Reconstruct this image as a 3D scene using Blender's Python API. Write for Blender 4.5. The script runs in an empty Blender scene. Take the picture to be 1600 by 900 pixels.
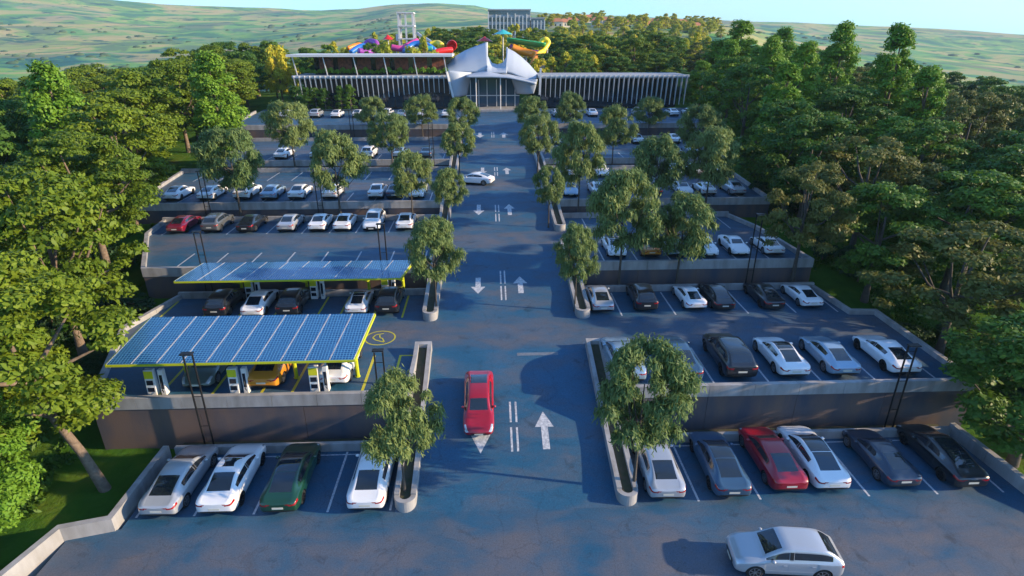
import bpy, bmesh, math, random
import numpy as np
from mathutils import Vector, Matrix, noise
R = math.radians
random.seed(7); rng = np.random.default_rng(7)
sc = bpy.context.scene
col = sc.collection

# ---------------------------------------------------------------- camera, sky, sun, exposure
FOC, TH, PS, CH = 920.0, R(23), R(2.3), 21.0
cam = bpy.data.cameras.new('camera'); camo = bpy.data.objects.new('camera', cam); col.objects.link(camo)
cam.sensor_width = 36; cam.lens = 36*FOC/1600; cam.clip_start = .5; cam.clip_end = 20000
camo.location = (0, 0, CH); camo.rotation_euler = (math.pi/2-TH, 0, -PS)
sc.camera = camo
SUN_AZ, SUN_EL = R(99), R(18)      # azimuth clockwise from +Y
w = bpy.data.worlds.new('World'); sc.world = w; w.use_nodes = True
wn = w.node_tree.nodes; wl = w.node_tree.links
sky = wn.new('ShaderNodeTexSky'); sky.sky_type = 'NISHITA'; sky.sun_disc = False
sky.sun_elevation = SUN_EL; sky.sun_rotation = SUN_AZ
sky.altitude = 300; sky.air_density = 1.3; sky.dust_density = .6; sky.ozone_density = 3.0
tint = wn.new('ShaderNodeMixRGB'); tint.blend_type = 'MULTIPLY'; tint.inputs[0].default_value = 1; tint.inputs[2].default_value = (.37, .78, 1.28, 1)
wl.new(sky.outputs[0], tint.inputs[1])
# thin pale cloud veils
wtc = wn.new('ShaderNodeTexCoord'); wmp = wn.new('ShaderNodeMapping'); wmp.inputs['Scale'].default_value = (1, 1, 5); wns = wn.new('ShaderNodeTexNoise')
wns.inputs['Scale'].default_value = 2.2; wns.inputs['Detail'].default_value = 7; wrp = wn.new('ShaderNodeValToRGB'); wrp.color_ramp.elements[0].position = .30; wrp.color_ramp.elements[1].position = .60
wbw = wn.new('ShaderNodeRGBToBW'); wcl = wn.new('ShaderNodeMixRGB'); wcl.blend_type = 'MULTIPLY'; wcl.inputs[0].default_value = 1; wcl.inputs[2].default_value = (.46, .68, .98, 1)
wmx = wn.new('ShaderNodeMixRGB'); wml = wn.new('ShaderNodeMath'); wml.operation = 'MULTIPLY'; wml.inputs[1].default_value = .7
wl.new(wtc.outputs['Generated'], wmp.inputs[0]); wl.new(wmp.outputs[0], wns.inputs['Vector']); wl.new(wns.outputs[0], wrp.inputs[0]); wl.new(wrp.outputs[0], wml.inputs[0]); wl.new(wml.outputs[0], wmx.inputs[0])
wl.new(sky.outputs[0], wbw.inputs[0]); wl.new(wbw.outputs[0], wcl.inputs[1]); wl.new(tint.outputs[0], wmx.inputs[1]); wl.new(wcl.outputs[0], wmx.inputs[2])
wl.new(wmx.outputs[0], wn['Background'].inputs[0])
wn['Background'].inputs[1].default_value = .15
sun = bpy.data.lights.new('sun', 'SUN'); suno = bpy.data.objects.new('sun', sun); col.objects.link(suno)
sun.energy = 4.3; sun.angle = R(.6); sun.color = (1, .76, .48)
sd = Vector((math.sin(SUN_AZ)*math.cos(SUN_EL), math.cos(SUN_AZ)*math.cos(SUN_EL), math.sin(SUN_EL)))
suno.rotation_euler = sd.to_track_quat('Z', 'Y').to_euler(); suno.location = (60, -10, 60)
sc.view_settings.view_transform = 'Standard'; sc.view_settings.look = 'None'
sc.view_settings.exposure = 1.3; sc.view_settings.gamma = 1
sc.cycles.max_bounces = 5; sc.cycles.diffuse_bounces = 2; sc.cycles.glossy_bounces = 2
sc.cycles.transmission_bounces = 3; sc.cycles.transparent_max_bounces = 4; sc.cycles.volume_bounces = 0
sc.cycles.caustics_reflective = False; sc.cycles.caustics_refractive = False

def P(px, py, z=0.0):
    """the point of the plane at height z seen at a pixel of the 1600x900 photograph (survey of the site)"""
    u = (px-800)/FOC; v = (450-py)/FOC
    d = (math.sin(PS)*math.cos(TH)+u*math.cos(PS)+v*math.sin(PS)*math.sin(TH),
         math.cos(PS)*math.cos(TH)-u*math.sin(PS)+v*math.cos(PS)*math.sin(TH),
         -math.sin(TH)+v*math.cos(TH))
    t = (z-CH)/d[2]
    return d[0]*t, d[1]*t
def at(px, py, Y):
    u = (px-800)/FOC; v = (450-py)/FOC
    d = (math.sin(PS)*math.cos(TH)+u*math.cos(PS)+v*math.sin(PS)*math.sin(TH),
         math.cos(PS)*math.cos(TH)-u*math.sin(PS)+v*math.cos(PS)*math.sin(TH),
         -math.sin(TH)+v*math.cos(TH))
    t = Y/d[1]
    return Vector((d[0]*t, Y, CH+d[2]*t))

# ---------------------------------------------------------------- materials
M = {}
def mat(name, c, rough=.6, metal=0, spec=.5, coat=0, noise_=None, bump=None, stretch=None):
    """noise_ = (scale, second colour, detail, contrast); bump = (scale, strength, distance)"""
    m = bpy.data.materials.new(name); m.use_nodes = True; M[name] = m
    nt = m.node_tree; b = nt.nodes['Principled BSDF']
    b.inputs['Base Color'].default_value = (*c, 1); b.inputs['Roughness'].default_value = rough
    b.inputs['Metallic'].default_value = metal; b.inputs['Specular IOR Level'].default_value = spec
    b.inputs['Coat Weight'].default_value = coat; b.inputs['Coat Roughness'].default_value = .04
    if noise_ or bump:
        tc = nt.nodes.new('ShaderNodeTexCoord')
    if noise_:
        n = nt.nodes.new('ShaderNodeTexNoise'); n.inputs['Scale'].default_value = noise_[0]
        n.inputs['Detail'].default_value = noise_[2]; nt.links.new(tc.outputs['Object'], n.inputs['Vector'])
        if stretch:
            mp = nt.nodes.new('ShaderNodeMapping'); mp.inputs['Scale'].default_value = (1, 1, stretch); nt.links.new(tc.outputs['Object'], mp.inputs[0]); nt.links.new(mp.outputs[0], n.inputs['Vector'])
        r = nt.nodes.new('ShaderNodeValToRGB'); k = noise_[3]
        r.color_ramp.elements[0].position = .5-k; r.color_ramp.elements[1].position = .5+k
        r.color_ramp.elements[0].color = (*c, 1); r.color_ramp.elements[1].color = (*noise_[1], 1)
        nt.links.new(n.outputs[0], r.inputs[0]); nt.links.new(r.outputs[0], b.inputs['Base Color'])
    if bump:
        n = nt.nodes.new('ShaderNodeTexNoise'); n.inputs['Scale'].default_value = bump[0]; n.inputs['Detail'].default_value = 6
        nt.links.new(tc.outputs['Object'], n.inputs['Vector'])
        bp = nt.nodes.new('ShaderNodeBump'); bp.inputs['Strength'].default_value = bump[1]; bp.inputs['Distance'].default_value = bump[2]
        nt.links.new(n.outputs[0], bp.inputs['Height']); nt.links.new(bp.outputs[0], b.inputs['Normal'])
    return m

def asphalt(name):
    m = mat(name, (.05, .065, .09), .55, bump=(30, .25, .01)); nt = m.node_tree; N = nt.nodes; L = nt.links
    b = N['Principled BSDF']; tc = [n for n in N if n.type == 'TEX_COORD'][0]
    def ns(s, d, sx=1, sy=1):
        mp = N.new('ShaderNodeMapping'); mp.inputs['Scale'].default_value = (sx, sy, 1)
        n = N.new('ShaderNodeTexNoise'); n.inputs['Scale'].default_value = s; n.inputs['Detail'].default_value = d
        n.inputs['Roughness'].default_value = .6; n.inputs['Distortion'].default_value = .5
        L.new(tc.outputs['Object'], mp.inputs[0]); L.new(mp.outputs[0], n.inputs['Vector']); return n
    a = ns(.16, 5); bb = ns(.55, 7, .6, 1.4); c = ns(16, 4)
    r1 = N.new('ShaderNodeValToRGB'); r1.color_ramp.elements[0].position = .35; r1.color_ramp.elements[1].position = .68
    r1.color_ramp.elements[0].color = (.008, .074, .146, 1); r1.color_ramp.elements[1].color = (.022, .092, .172, 1)
    L.new(a.outputs[0], r1.inputs[0])
    r2 = N.new('ShaderNodeValToRGB'); r2.color_ramp.elements[0].position = .42; r2.color_ramp.elements[1].position = .7
    r2.color_ramp.elements[0].color = (.0, .0, .0, 1); r2.color_ramp.elements[1].color = (1, 1, 1, 1)
    L.new(bb.outputs[0], r2.inputs[0])
    mx = N.new('ShaderNodeMixRGB'); mx.inputs[2].default_value = (.105, .095, .105, 1); L.new(r1.outputs[0], mx.inputs[1])
    ml = N.new('ShaderNodeMath'); ml.operation = 'MULTIPLY'; ml.inputs[1].default_value = .55
    L.new(r2.outputs[0], ml.inputs[0]); L.new(ml.outputs[0], mx.inputs[0])
    # sunlight along the driving aisles, painted in as a paler, warmer grey
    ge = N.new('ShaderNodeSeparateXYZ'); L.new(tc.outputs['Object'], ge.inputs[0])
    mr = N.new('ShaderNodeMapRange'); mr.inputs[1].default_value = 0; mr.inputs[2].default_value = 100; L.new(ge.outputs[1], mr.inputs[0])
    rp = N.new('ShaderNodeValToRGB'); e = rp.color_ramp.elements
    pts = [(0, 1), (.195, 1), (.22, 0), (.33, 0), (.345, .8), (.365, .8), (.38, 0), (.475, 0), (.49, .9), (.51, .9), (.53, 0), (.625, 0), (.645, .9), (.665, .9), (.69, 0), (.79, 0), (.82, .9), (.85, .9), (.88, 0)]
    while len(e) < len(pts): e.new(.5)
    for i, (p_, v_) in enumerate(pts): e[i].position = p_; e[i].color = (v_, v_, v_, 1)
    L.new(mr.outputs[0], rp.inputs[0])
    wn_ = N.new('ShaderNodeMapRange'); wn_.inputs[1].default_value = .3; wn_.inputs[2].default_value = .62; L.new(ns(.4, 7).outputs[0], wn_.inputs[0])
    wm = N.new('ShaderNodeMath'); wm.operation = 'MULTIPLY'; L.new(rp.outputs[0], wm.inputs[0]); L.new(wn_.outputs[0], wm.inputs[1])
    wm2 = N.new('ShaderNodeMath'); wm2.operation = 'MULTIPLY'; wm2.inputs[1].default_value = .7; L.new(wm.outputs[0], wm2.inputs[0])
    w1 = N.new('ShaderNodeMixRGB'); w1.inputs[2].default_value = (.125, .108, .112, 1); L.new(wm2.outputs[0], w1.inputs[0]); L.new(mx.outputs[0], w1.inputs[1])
    # cracks and oil stains
    vo = N.new('ShaderNodeTexVoronoi'); vo.feature = 'DISTANCE_TO_EDGE'; vo.inputs['Scale'].default_value = .33
    dn = ns(.8, 4); vm = N.new('ShaderNodeVectorMath'); vm.operation = 'MULTIPLY_ADD'; vm.inputs[1].default_value = (1.6, 1.6, 0); L.new(dn.outputs['Color'], vm.inputs[0]); L.new(tc.outputs['Object'], vm.inputs[2]); L.new(vm.outputs[0], vo.inputs['Vector'])
    cr = N.new('ShaderNodeMapRange'); cr.inputs[1].default_value = .004; cr.inputs[2].default_value = .016; cr.inputs[3].default_value = .8; cr.inputs[4].default_value = 1; L.new(vo.outputs['Distance'], cr.inputs[0])
    c1 = N.new('ShaderNodeMixRGB'); c1.blend_type = 'MULTIPLY'; c1.inputs[0].default_value = .8; L.new(w1.outputs[0], c1.inputs[1]); L.new(cr.outputs[0], c1.inputs[2])
    oi = N.new('ShaderNodeMapRange'); oi.inputs[1].default_value = .62; oi.inputs[2].default_value = .74; oi.inputs[3].default_value = 1; oi.inputs[4].default_value = .5; L.new(ns(.9, 3).outputs[0], oi.inputs[0])
    c2 = N.new('ShaderNodeMixRGB'); c2.blend_type = 'MULTIPLY'; c2.inputs[0].default_value = .8; L.new(c1.outputs[0], c2.inputs[1]); L.new(oi.outputs[0], c2.inputs[2])
    m2 = N.new('ShaderNodeMixRGB'); m2.blend_type = 'MULTIPLY'; m2.inputs[0].default_value = .8
    L.new(c2.outputs[0], m2.inputs[1])
    rr = N.new('ShaderNodeMapRange'); rr.inputs[1].default_value = .3; rr.inputs[2].default_value = .7; rr.inputs[3].default_value = .65; rr.inputs[4].default_value = 1.35
    L.new(c.outputs[0], rr.inputs[0]); L.new(rr.outputs[0], m2.inputs[2]); L.new(m2.outputs[0], b.inputs['Base Color'])
    r3 = N.new('ShaderNodeMapRange'); r3.inputs[1].default_value = .35; r3.inputs[2].default_value = .7
    r3.inputs[3].default_value = .5; r3.inputs[4].default_value = .8; L.new(bb.outputs[0], r3.inputs[0]); L.new(r3.outputs[0], b.inputs['Roughness'])
    return m
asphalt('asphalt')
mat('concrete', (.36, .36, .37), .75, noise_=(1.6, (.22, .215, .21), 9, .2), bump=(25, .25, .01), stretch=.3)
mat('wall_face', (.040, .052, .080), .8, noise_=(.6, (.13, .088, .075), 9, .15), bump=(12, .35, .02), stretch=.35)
mat('soil', (.075, .058, .042), .9, noise_=(3, (.04, .05, .02), 6, .2), bump=(20, .5, .03))
mat('paint_white', (.60, .62, .65), .7, noise_=(7, (.22, .25, .30), 8, .22))
mat('paint_worn', (.16, .19, .23), .6, noise_=(6, (.10, .12, .15), 5, .28))
mat('paint_yellow', (.60, .55, .03), .6, noise_=(9, (.42, .36, .03), 5, .28))
mat('black_metal', (.012, .013, .016), .45, .3)
mat('lime_metal', (.48, .52, .02), .4)
mat('white_wall', (.72, .72, .72), .55)
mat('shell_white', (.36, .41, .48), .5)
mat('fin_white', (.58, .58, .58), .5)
mat('glass_dark', (.012, .02, .03), .08, spec=.8)
mat('glass_blue', (.03, .07, .11), .06, spec=.9)
mat('brown_wood', (.34, .10, .05), .6, noise_=(2, (.10, .035, .02), 5, .2))
mat('dark_brown', (.06, .035, .025), .6)
mat('grey_roof', (.28, .29, .31), .7)
mat('tower_grey', (.30, .32, .36), .5)
mat('tyre', (.012, .012, .013), .8)
mat('rim', (.42, .43, .45), .3, .9)
mat('rim_dark', (.05, .05, .055), .35, .8)
mat('car_glass', (.012, .018, .026), .04, spec=.9, coat=.6)
mat('gap', (.008, .008, .009), .6)
mat('trim', (.015, .015, .017), .4)
mat('headlight', (.55, .6, .65), .08, .3, coat=1)
mat('taillight', (.30, .008, .012), .12, coat=1)
mat('plate', (.62, .60, .52), .5)
mat('screen', (.01, .015, .03), .1)
PAINT = {'white': (.74, .75, .77), 'silver': (.42, .45, .49), 'red': (.30, .003, .016), 'crimson': (.14, .006, .022), 'green': (.006, .045, .022),
         'black': (.010, .012, .016), 'navy': (.014, .028, .055), 'dark blue': (.03, .075, .14), 'pale blue': (.28, .40, .52), 'grey': (.12, .13, .14), 'orange': (.62, .24, .02),
         'grey-green': (.17, .21, .19)}
for k, c in PAINT.items():
    mat('paint_'+k+'_car', c, .28, .35 if k in ('silver', 'grey', 'pale blue', 'grey-green') else .0, coat=1)
for k, c in {'slide_blue': (.03, .18, .55), 'slide_purple': (.28, .05, .35), 'slide_red': (.62, .02, .02), 'slide_orange': (.8, .25, .02), 'slide_yellow': (.8, .6, .03),
             'slide_green': (.05, .40, .15), 'slide_teal': (.05, .45, .45), 'slide_pink': (.6, .06, .25)}.items():
    mat(k, c, .3)
mat('roof_tile', (.42, .16, .08), .8)
mat('house_wall', (.55, .50, .42), .8)

def pv_material():
    m = mat('solar_cell', (.015, .07, .20), .18, spec=.7, coat=.5); nt = m.node_tree; N = nt.nodes; L = nt.links
    b = N['Principled BSDF']; tc = N.new('ShaderNodeTexCoord')
    br = N.new('ShaderNodeTexBrick'); br.offset = 0; br.inputs['Scale'].default_value = 1
    br.inputs['Brick Width'].default_value = .165; br.inputs['Row Height'].default_value = .165; br.inputs['Mortar Size'].default_value = .014
    br.inputs['Color1'].default_value = (.006, .055, .165, 1); br.inputs['Color2'].default_value = (.010, .080, .22, 1); br.inputs['Mortar'].default_value = (.10, .30, .50, 1)
    mp = N.new('ShaderNodeMapping'); L.new(tc.outputs['Object'], mp.inputs[0]); L.new(mp.outputs[0], br.inputs['Vector'])
    L.new(br.outputs[0], b.inputs['Base Color'])
    n = N.new('ShaderNodeTexNoise'); n.inputs['Scale'].default_value = .8; n.inputs['Detail'].default_value = 4; L.new(tc.outputs['Object'], n.inputs['Vector'])
    r = N.new('ShaderNodeMapRange'); r.inputs[3].default_value = .1; r.inputs[4].default_value = .45; L.new(n.outputs[0], r.inputs[0]); L.new(r.outputs[0], b.inputs['Roughness'])
pv_material()

def leaf_mat(name, c1, c2, trans=.3):
    m = bpy.data.materials.new(name); m.use_nodes = True; M[name] = m
    nt = m.node_tree; N = nt.nodes; L = nt.links; b = N['Principled BSDF']; out = N['Material Output']
    b.inputs['Roughness'].default_value = .55; b.inputs['Specular IOR Level'].default_value = .25
    oi = N.new('ShaderNodeObjectInfo'); at_ = N.new('ShaderNodeAttribute'); at_.attribute_name = 'tint'
    tc = N.new('ShaderNodeTexCoord'); n = N.new('ShaderNodeTexNoise'); n.inputs['Scale'].default_value = .45; n.inputs['Detail'].default_value = 2
    L.new(tc.outputs['Object'], n.inputs['Vector'])
    a1 = N.new('ShaderNodeMath'); a1.operation = 'MULTIPLY_ADD'; a1.inputs[1].default_value = .42
    L.new(oi.outputs['Random'], a1.inputs[0])
    a2 = N.new('ShaderNodeMath'); a2.operation = 'MULTIPLY'; a2.inputs[1].default_value = .35; L.new(at_.outputs['Fac'], a2.inputs[0])
    L.new(a2.outputs[0], a1.inputs[2])
    a3 = N.new('ShaderNodeMath'); a3.operation = 'MULTIPLY_ADD'; a3.inputs[1].default_value = .7; a3.inputs[2].default_value = -.2; L.new(n.outputs[0], a3.inputs[0])
    a4 = N.new('ShaderNodeMath'); a4.operation = 'ADD'; a4.use_clamp = True; L.new(a1.outputs[0], a4.inputs[0]); L.new(a3.outputs[0], a4.inputs[1])
    mx = N.new('ShaderNodeMixRGB'); mx.inputs[1].default_value = (*c1, 1); mx.inputs[2].default_value = (*c2, 1)
    L.new(a4.outputs[0], mx.inputs[0]); L.new(mx.outputs[0], b.inputs['Base Color'])
    t = N.new('ShaderNodeBsdfTranslucent'); ms = N.new('ShaderNodeMixShader'); ms.inputs[0].default_value = trans
    L.new(mx.outputs[0], t.inputs[0]); L.new(b.outputs[0], ms.inputs[1]); L.new(t.outputs[0], ms.inputs[2]); L.new(ms.outputs[0], out.inputs[0])
leaf_mat('leaf_forest', (.040, .10, .010), (.20, .27, .018))
leaf_mat('leaf_willow', (.08, .155, .05), (.24, .30, .09))
leaf_mat('leaf_right', (.022, .085, .016), (.12, .22, .024))
leaf_mat('leaf_bright', (.08, .21, .02), (.20, .34, .03))
leaf_mat('leaf_olive', (.06, .105, .025), (.18, .18, .045))
leaf_mat('leaf_yellow', (.20, .32, .03), (.60, .50, .04))
leaf_mat('leaf_dark', (.015, .050, .022), (.045, .095, .03))
mat('bark', (.11, .08, .06), .9, noise_=(6, (.20, .15, .11), 6, .2), bump=(14, .6, .04))
mat('bark_dark', (.05, .045, .04), .9, noise_=(6, (.09, .075, .06), 6, .2))

# ---------------------------------------------------------------- object helpers
def tag(o, label=None, cat=None, group=None, kind=None):
    if label: o['label'] = label
    if cat: o['category'] = cat
    if group: o['group'] = group
    if kind: o['kind'] = kind
    return o
def empty(name, loc=(0, 0, 0), rz=0, label=None, cat=None, group=None):
    o = bpy.data.objects.new(name, None); col.objects.link(o); o.location = loc; o.rotation_euler = (0, 0, rz)
    o.empty_display_size = .2
    return tag(o, label, cat, group)
class MB:
    def __init__(s): s.v = []; s.f = []; s.mi = []; s.cur = 0
    def add(s, vs, fs):
        b = len(s.v); s.v += [tuple(v) for v in vs]; s.f += [tuple(b+i for i in f) for f in fs]; s.mi += [s.cur]*len(fs); return s
    def box(s, x0, y0, z0, x1, y1, z1):
        return s.add([(x0, y0, z0), (x1, y0, z0), (x1, y1, z0), (x0, y1, z0), (x0, y0, z1), (x1, y0, z1), (x1, y1, z1), (x0, y1, z1)],
              [(0, 3, 2, 1), (4, 5, 6, 7), (0, 1, 5, 4), (1, 2, 6, 5), (2, 3, 7, 6), (3, 0, 4, 7)])
    def bar(s, a, b, w_, h, up=(0, 0, 1)):
        a = Vector(a); b = Vector(b); d = (b-a).normalized(); up = Vector(up)
        if abs(d.dot(up)) > .98: up = Vector((0, 1, 0))
        sx = d.cross(up).normalized(); sz = sx.cross(d).normalized(); vs = []
        for p in (a, b):
            for i, j in ((-1, -1), (1, -1), (1, 1), (-1, 1)): vs.append(p+sx*i*w_/2+sz*j*h/2)
        return s.add(vs, [(3, 2, 1, 0), (4, 5, 6, 7), (0, 1, 5, 4), (1, 2, 6, 5), (2, 3, 7, 6), (3, 0, 4, 7)])
    def tube(s, pts, rad, n=8, cap=True):
        pts = [Vector(p) for p in pts]; vs = []; fs = []
        if not hasattr(rad, '__len__'): rad = [rad]*len(pts)
        pr = None
        for i, p in enumerate(pts):
            d = (pts[min(i+1, len(pts)-1)]-pts[max(i-1, 0)]).normalized()
            if pr is None: sx = d.orthogonal().normalized()
            else: sx = (pr-d*pr.dot(d)).normalized()
            pr = sx; sy = d.cross(sx)
            for k in range(n):
                a = 2*math.pi*k/n; vs.append(p+(sx*math.cos(a)+sy*math.sin(a))*rad[i])
        for i in range(len(pts)-1):
            for k in range(n):
                k2 = (k+1) % n; fs.append((i*n+k, i*n+k2, (i+1)*n+k2, (i+1)*n+k))
        if cap: fs.append(tuple(range(n))[::-1]); fs.append(tuple((len(pts)-1)*n+k for k in range(n)))
        return s.add(vs, fs)
    def prism(s, poly, z0, z1):
        n = len(poly); vs = [(x, y, z0) for x, y in poly]+[(x, y, z1) for x, y in poly]
        return s.add(vs, [tuple(range(n))[::-1], tuple(range(n, 2*n))]+[(i, (i+1) % n, n+(i+1) % n, n+i) for i in range(n)])
    def mesh(s, name, mats, smooth=False):
        me = bpy.data.meshes.new(name); me.from_pydata(s.v, [], s.f)
        for m in (mats if isinstance(mats, (list, tuple)) else [mats]): me.materials.append(M[m])
        me.polygons.foreach_set('material_index', s.mi)
        if smooth: me.polygons.foreach_set('use_smooth', [True]*len(me.polygons))
        me.update(); return me
    def build(s, name, mats, parent=None, smooth=False, bevel=0):
        o = bpy.data.objects.new(name, s.mesh(name, mats, smooth)); col.objects.link(o)
        if parent: o.parent = parent
        if bevel:
            b = o.modifiers.new('b', 'BEVEL'); b.width = bevel; b.segments = 2; b.limit_method = 'ANGLE'
        return o
KIDS = {}
def copy_tree(o, parent=None, only=None):
    c = o.copy(); col.objects.link(c); c.parent = parent
    for ch in list(o.children):
        if only and ch.name.split('.')[0] not in only: continue
        copy_tree(ch, c, only)
    return c

# ---------------------------------------------------------------- levels of the site
LEV = [0, 2.7, 4.5, 5.8, 6.7, 8.6]
WY = [27.8, 43.0, 57.4, 74.4, 92.5]           # retaining walls
def interp(x, xs, ys):
    return float(np.interp(x, xs, ys))
RY = [-60, 22, 33, 37.5, 47.8, 52.2, 62.8, 68.2, 80, 86, 98, 300]
RZ = [0, 0, 2.7, 2.7, 4.5, 4.5, 5.8, 5.8, 6.7, 6.7, 8.6, 8.6]
def zroad(y): return interp(y, RY, RZ)
HY = [-60, 20, 27.8, 43, 57.4, 74.4, 92.5, 118, 160, 260]
HZ = [-.5, -.45, -.4, 2.3, 4.1, 5.4, 6.2, 7.9, 10, 13]
AZ0 = [-180, -75, -45, -38, -30, -22, -15, -11, -8, -4, 0, 6, 14, 21, 28, 36, 42, 48, 75, 180]
A1_ = [1, 4.2, 4.0, 3.95, 3.5, 3.2, 2.95, 3.3, 3.7, 3.2, 2.2, 2.2, 2.1, 1.8, 1.9, 1.5, 1.0, .7, .5, 1]      # skyline angle
A0 = [-8, -8.5, -8.5, -8, -7, -5.5, -3.5, -2.6, -2.2, -2, -1.9, -2, -2.3, -3.5, -5.2, -7, -8, -8.5, -8.5, -8]
RFAR = 2600.
AZ, A1S = [-180, -60], [3.6, 3.6]
for _px, _py in [(0, -14), (100, -8), (180, 0), (260, 7), (400, 12), (500, 16), (560, 14), (620, 5), (680, 4), (740, 9), (770, 16), (860, 21), (1000, 26), (1150, 33), (1250, 36), (1400, 42), (1500, 48), (1600, 54)]:
    _p = at(_px, _py, 1000.); AZ.append(math.degrees(math.atan2(_p.x, _p.y)-PS)); A1S.append(math.degrees(math.atan2(_p.z-CH, math.hypot(_p.x, _p.y))))
AZ += [60, 180]; A1S += [.3, .5]
def ground(x, y):
    r = math.hypot(x, y); az = math.degrees(math.atan2(x, y))-math.degrees(PS)
    ax = max(0, abs(x-1)-(44+max(0, y-60)*.15))
    near = interp(y, HY, HZ)-.13*ax+.25*noise.noise(Vector((x*.06, y*.06, 0)))*min(1, ax/6+.2)
    if r < 130: return near
    s = min(1.0, max(0.0, (r-200)/(RFAR-200)))
    a = interp(az, AZ0, A0); b = interp(az, AZ, A1S)
    wc = interp(az, [-4, 3, 19, 26], [0, 1, 1, 0])
    ang = a+(b-a)*((1-wc)*s**.55+wc*interp(s, [0, .054, .104, .167, 1], [0, .17, .66, .82, 1]))
    bump = (noise.noise(Vector((x*.004, y*.004, 3)))*14+noise.noise(Vector((x*.013, y*.013, 1)))*4)*min(1, max(0, (r-200)/900))*max(0, 1-s*.6)
    far = CH+r*math.tan(R(ang))+bump
    if r > RFAR: far -= (r-RFAR)*.05
    t = min(1.0, max(0.0, (r-130)/110)); t = t*t*(3-2*t)
    return near*(1-t)+far*t

def build_ground():
    rs = list(np.arange(0, 140, 3.0))+list(140*np.power(3600/140, np.linspace(0, 1, 120)))
    azs = []; a = -180.
    while a < 180: azs.append(a); a += 1.0 if -55 < a < 60 else 5
    n = len(azs); vs = []; fs = []
    for r in rs:
        for a in azs:
            x = r*math.sin(R(a)); y = r*math.cos(R(a)); vs.append((x, y, ground(x, y)))
    for i in range(len(rs)-1):
        for k in range(n):
            k2 = (k+1) % n; fs.append((i*n+k, i*n+k2, (i+1)*n+k2, (i+1)*n+k))
    me = bpy.data.meshes.new('terrain'); me.from_pydata(vs, [], fs); me.validate()
    me.polygons.foreach_set('use_smooth', [True]*len(me.polygons))
    m = bpy.data.materials.new('terrain'); m.use_nodes = True; nt = m.node_tree; N = nt.nodes; L = nt.links; b = N['Principled BSDF']
    b.inputs['Roughness'].default_value = .95; b.inputs['Specular IOR Level'].default_value = .1
    ge = N.new('ShaderNodeNewGeometry')
    def ns(s, d, w_=0):
        k = N.new('ShaderNodeTexNoise'); k.inputs['Scale'].default_value = s; k.inputs['Detail'].default_value = d; k.inputs['Roughness'].default_value = .6
        k.inputs['Distortion'].default_value = w_; L.new(ge.outputs['Position'], k.inputs['Vector']); return k.outputs[0]
    def ramp(src, pts):
        k = N.new('ShaderNodeValToRGB'); e = k.color_ramp.elements
        while len(e) < len(pts): e.new(.5)
        for i, (p, c) in enumerate(pts): e[i].position = p; e[i].color = (*c, 1)
        L.new(src, k.inputs[0]); return k.outputs[0]
    def mix(f, a, b_, mode='MIX'):
        k = N.new('ShaderNodeMixRGB'); k.blend_type = mode
        if isinstance(f, float): k.inputs[0].default_value = f
        else: L.new(f, k.inputs[0])
        for i, s in ((1, a), (2, b_)):
            if isinstance(s, tuple): k.inputs[i].default_value = (*s, 1)
            else: L.new(s, k.inputs[i])
        return k.outputs[0]
    near = ramp(ns(.25, 7), [(.3, (.022, .070, .008)), (.5, (.045, .12, .012)), (.62, (.08, .14, .015)), (.75, (.11, .085, .03))])
    # far fields: patchwork of pasture, stubble and scrub
    vo = N.new('ShaderNodeTexVoronoi'); vo.inputs['Scale'].default_value = .006; 
    dn = N.new('ShaderNodeTexNoise'); dn.inputs['Scale'].default_value = .01; dn.inputs['Detail'].default_value = 4
    L.new(ge.outputs['Position'], dn.inputs['Vector'])
    vm = N.new('ShaderNodeVectorMath'); vm.operation = 'MULTIPLY_ADD'; vm.inputs[1].default_value = (90, 90, 0); L.new(dn.outputs['Color'], vm.inputs[0]); L.new(ge.outputs['Position'], vm.inputs[2])
    L.new(vm.outputs[0], vo.inputs['Vector'])
    sp = N.new('ShaderNodeSeparateColor'); L.new(vo.outputs['Color'], sp.inputs[0])
    f1 = ramp(sp.outputs[0], [(.0, (.03, .15, .09)), (.3, (.12, .30, .06)), (.55, (.18, .30, .07)), (.78, (.36, .27, .12)), (.95, (.03, .14, .11))])
    f2 = ramp(ns(.006, 8, 1.), [(.43, (.015, .10, .10)), (.5, (.15, .34, .08)), (.57, (.52, .36, .18))])
    far = mix(.55, f1, f2)
    sc_ = ramp(ns(.018, 8, .6), [(.56, (0, 0, 0)), (.63, (1, 1, 1))])
    far = mix(sc_, far, (.015, .085, .07))
    ln = N.new('ShaderNodeVectorMath'); ln.operation = 'LENGTH'; L.new(ge.outputs['Position'], ln.inputs[0])
    mr = N.new('ShaderNodeMapRange'); mr.inputs[1].default_value = 150; mr.inputs[2].default_value = 320; L.new(ln.outputs['Value'], mr.inputs[0])
    L.new(mix(mr.outputs[0], near, far), b.inputs['Base Color'])
    bp = N.new('ShaderNodeBump'); bp.inputs['Distance'].default_value = .15; bp.inputs['Strength'].default_value = .8; L.new(ns(2.5, 8), bp.inputs['Height']); L.new(bp.outputs[0], b.inputs['Normal'])
    me.materials.append(m); M['terrain'] = m
    o = bpy.data.objects.new('ground', me); col.objects.link(o); tag(o, kind='structure')
build_ground()

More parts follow.
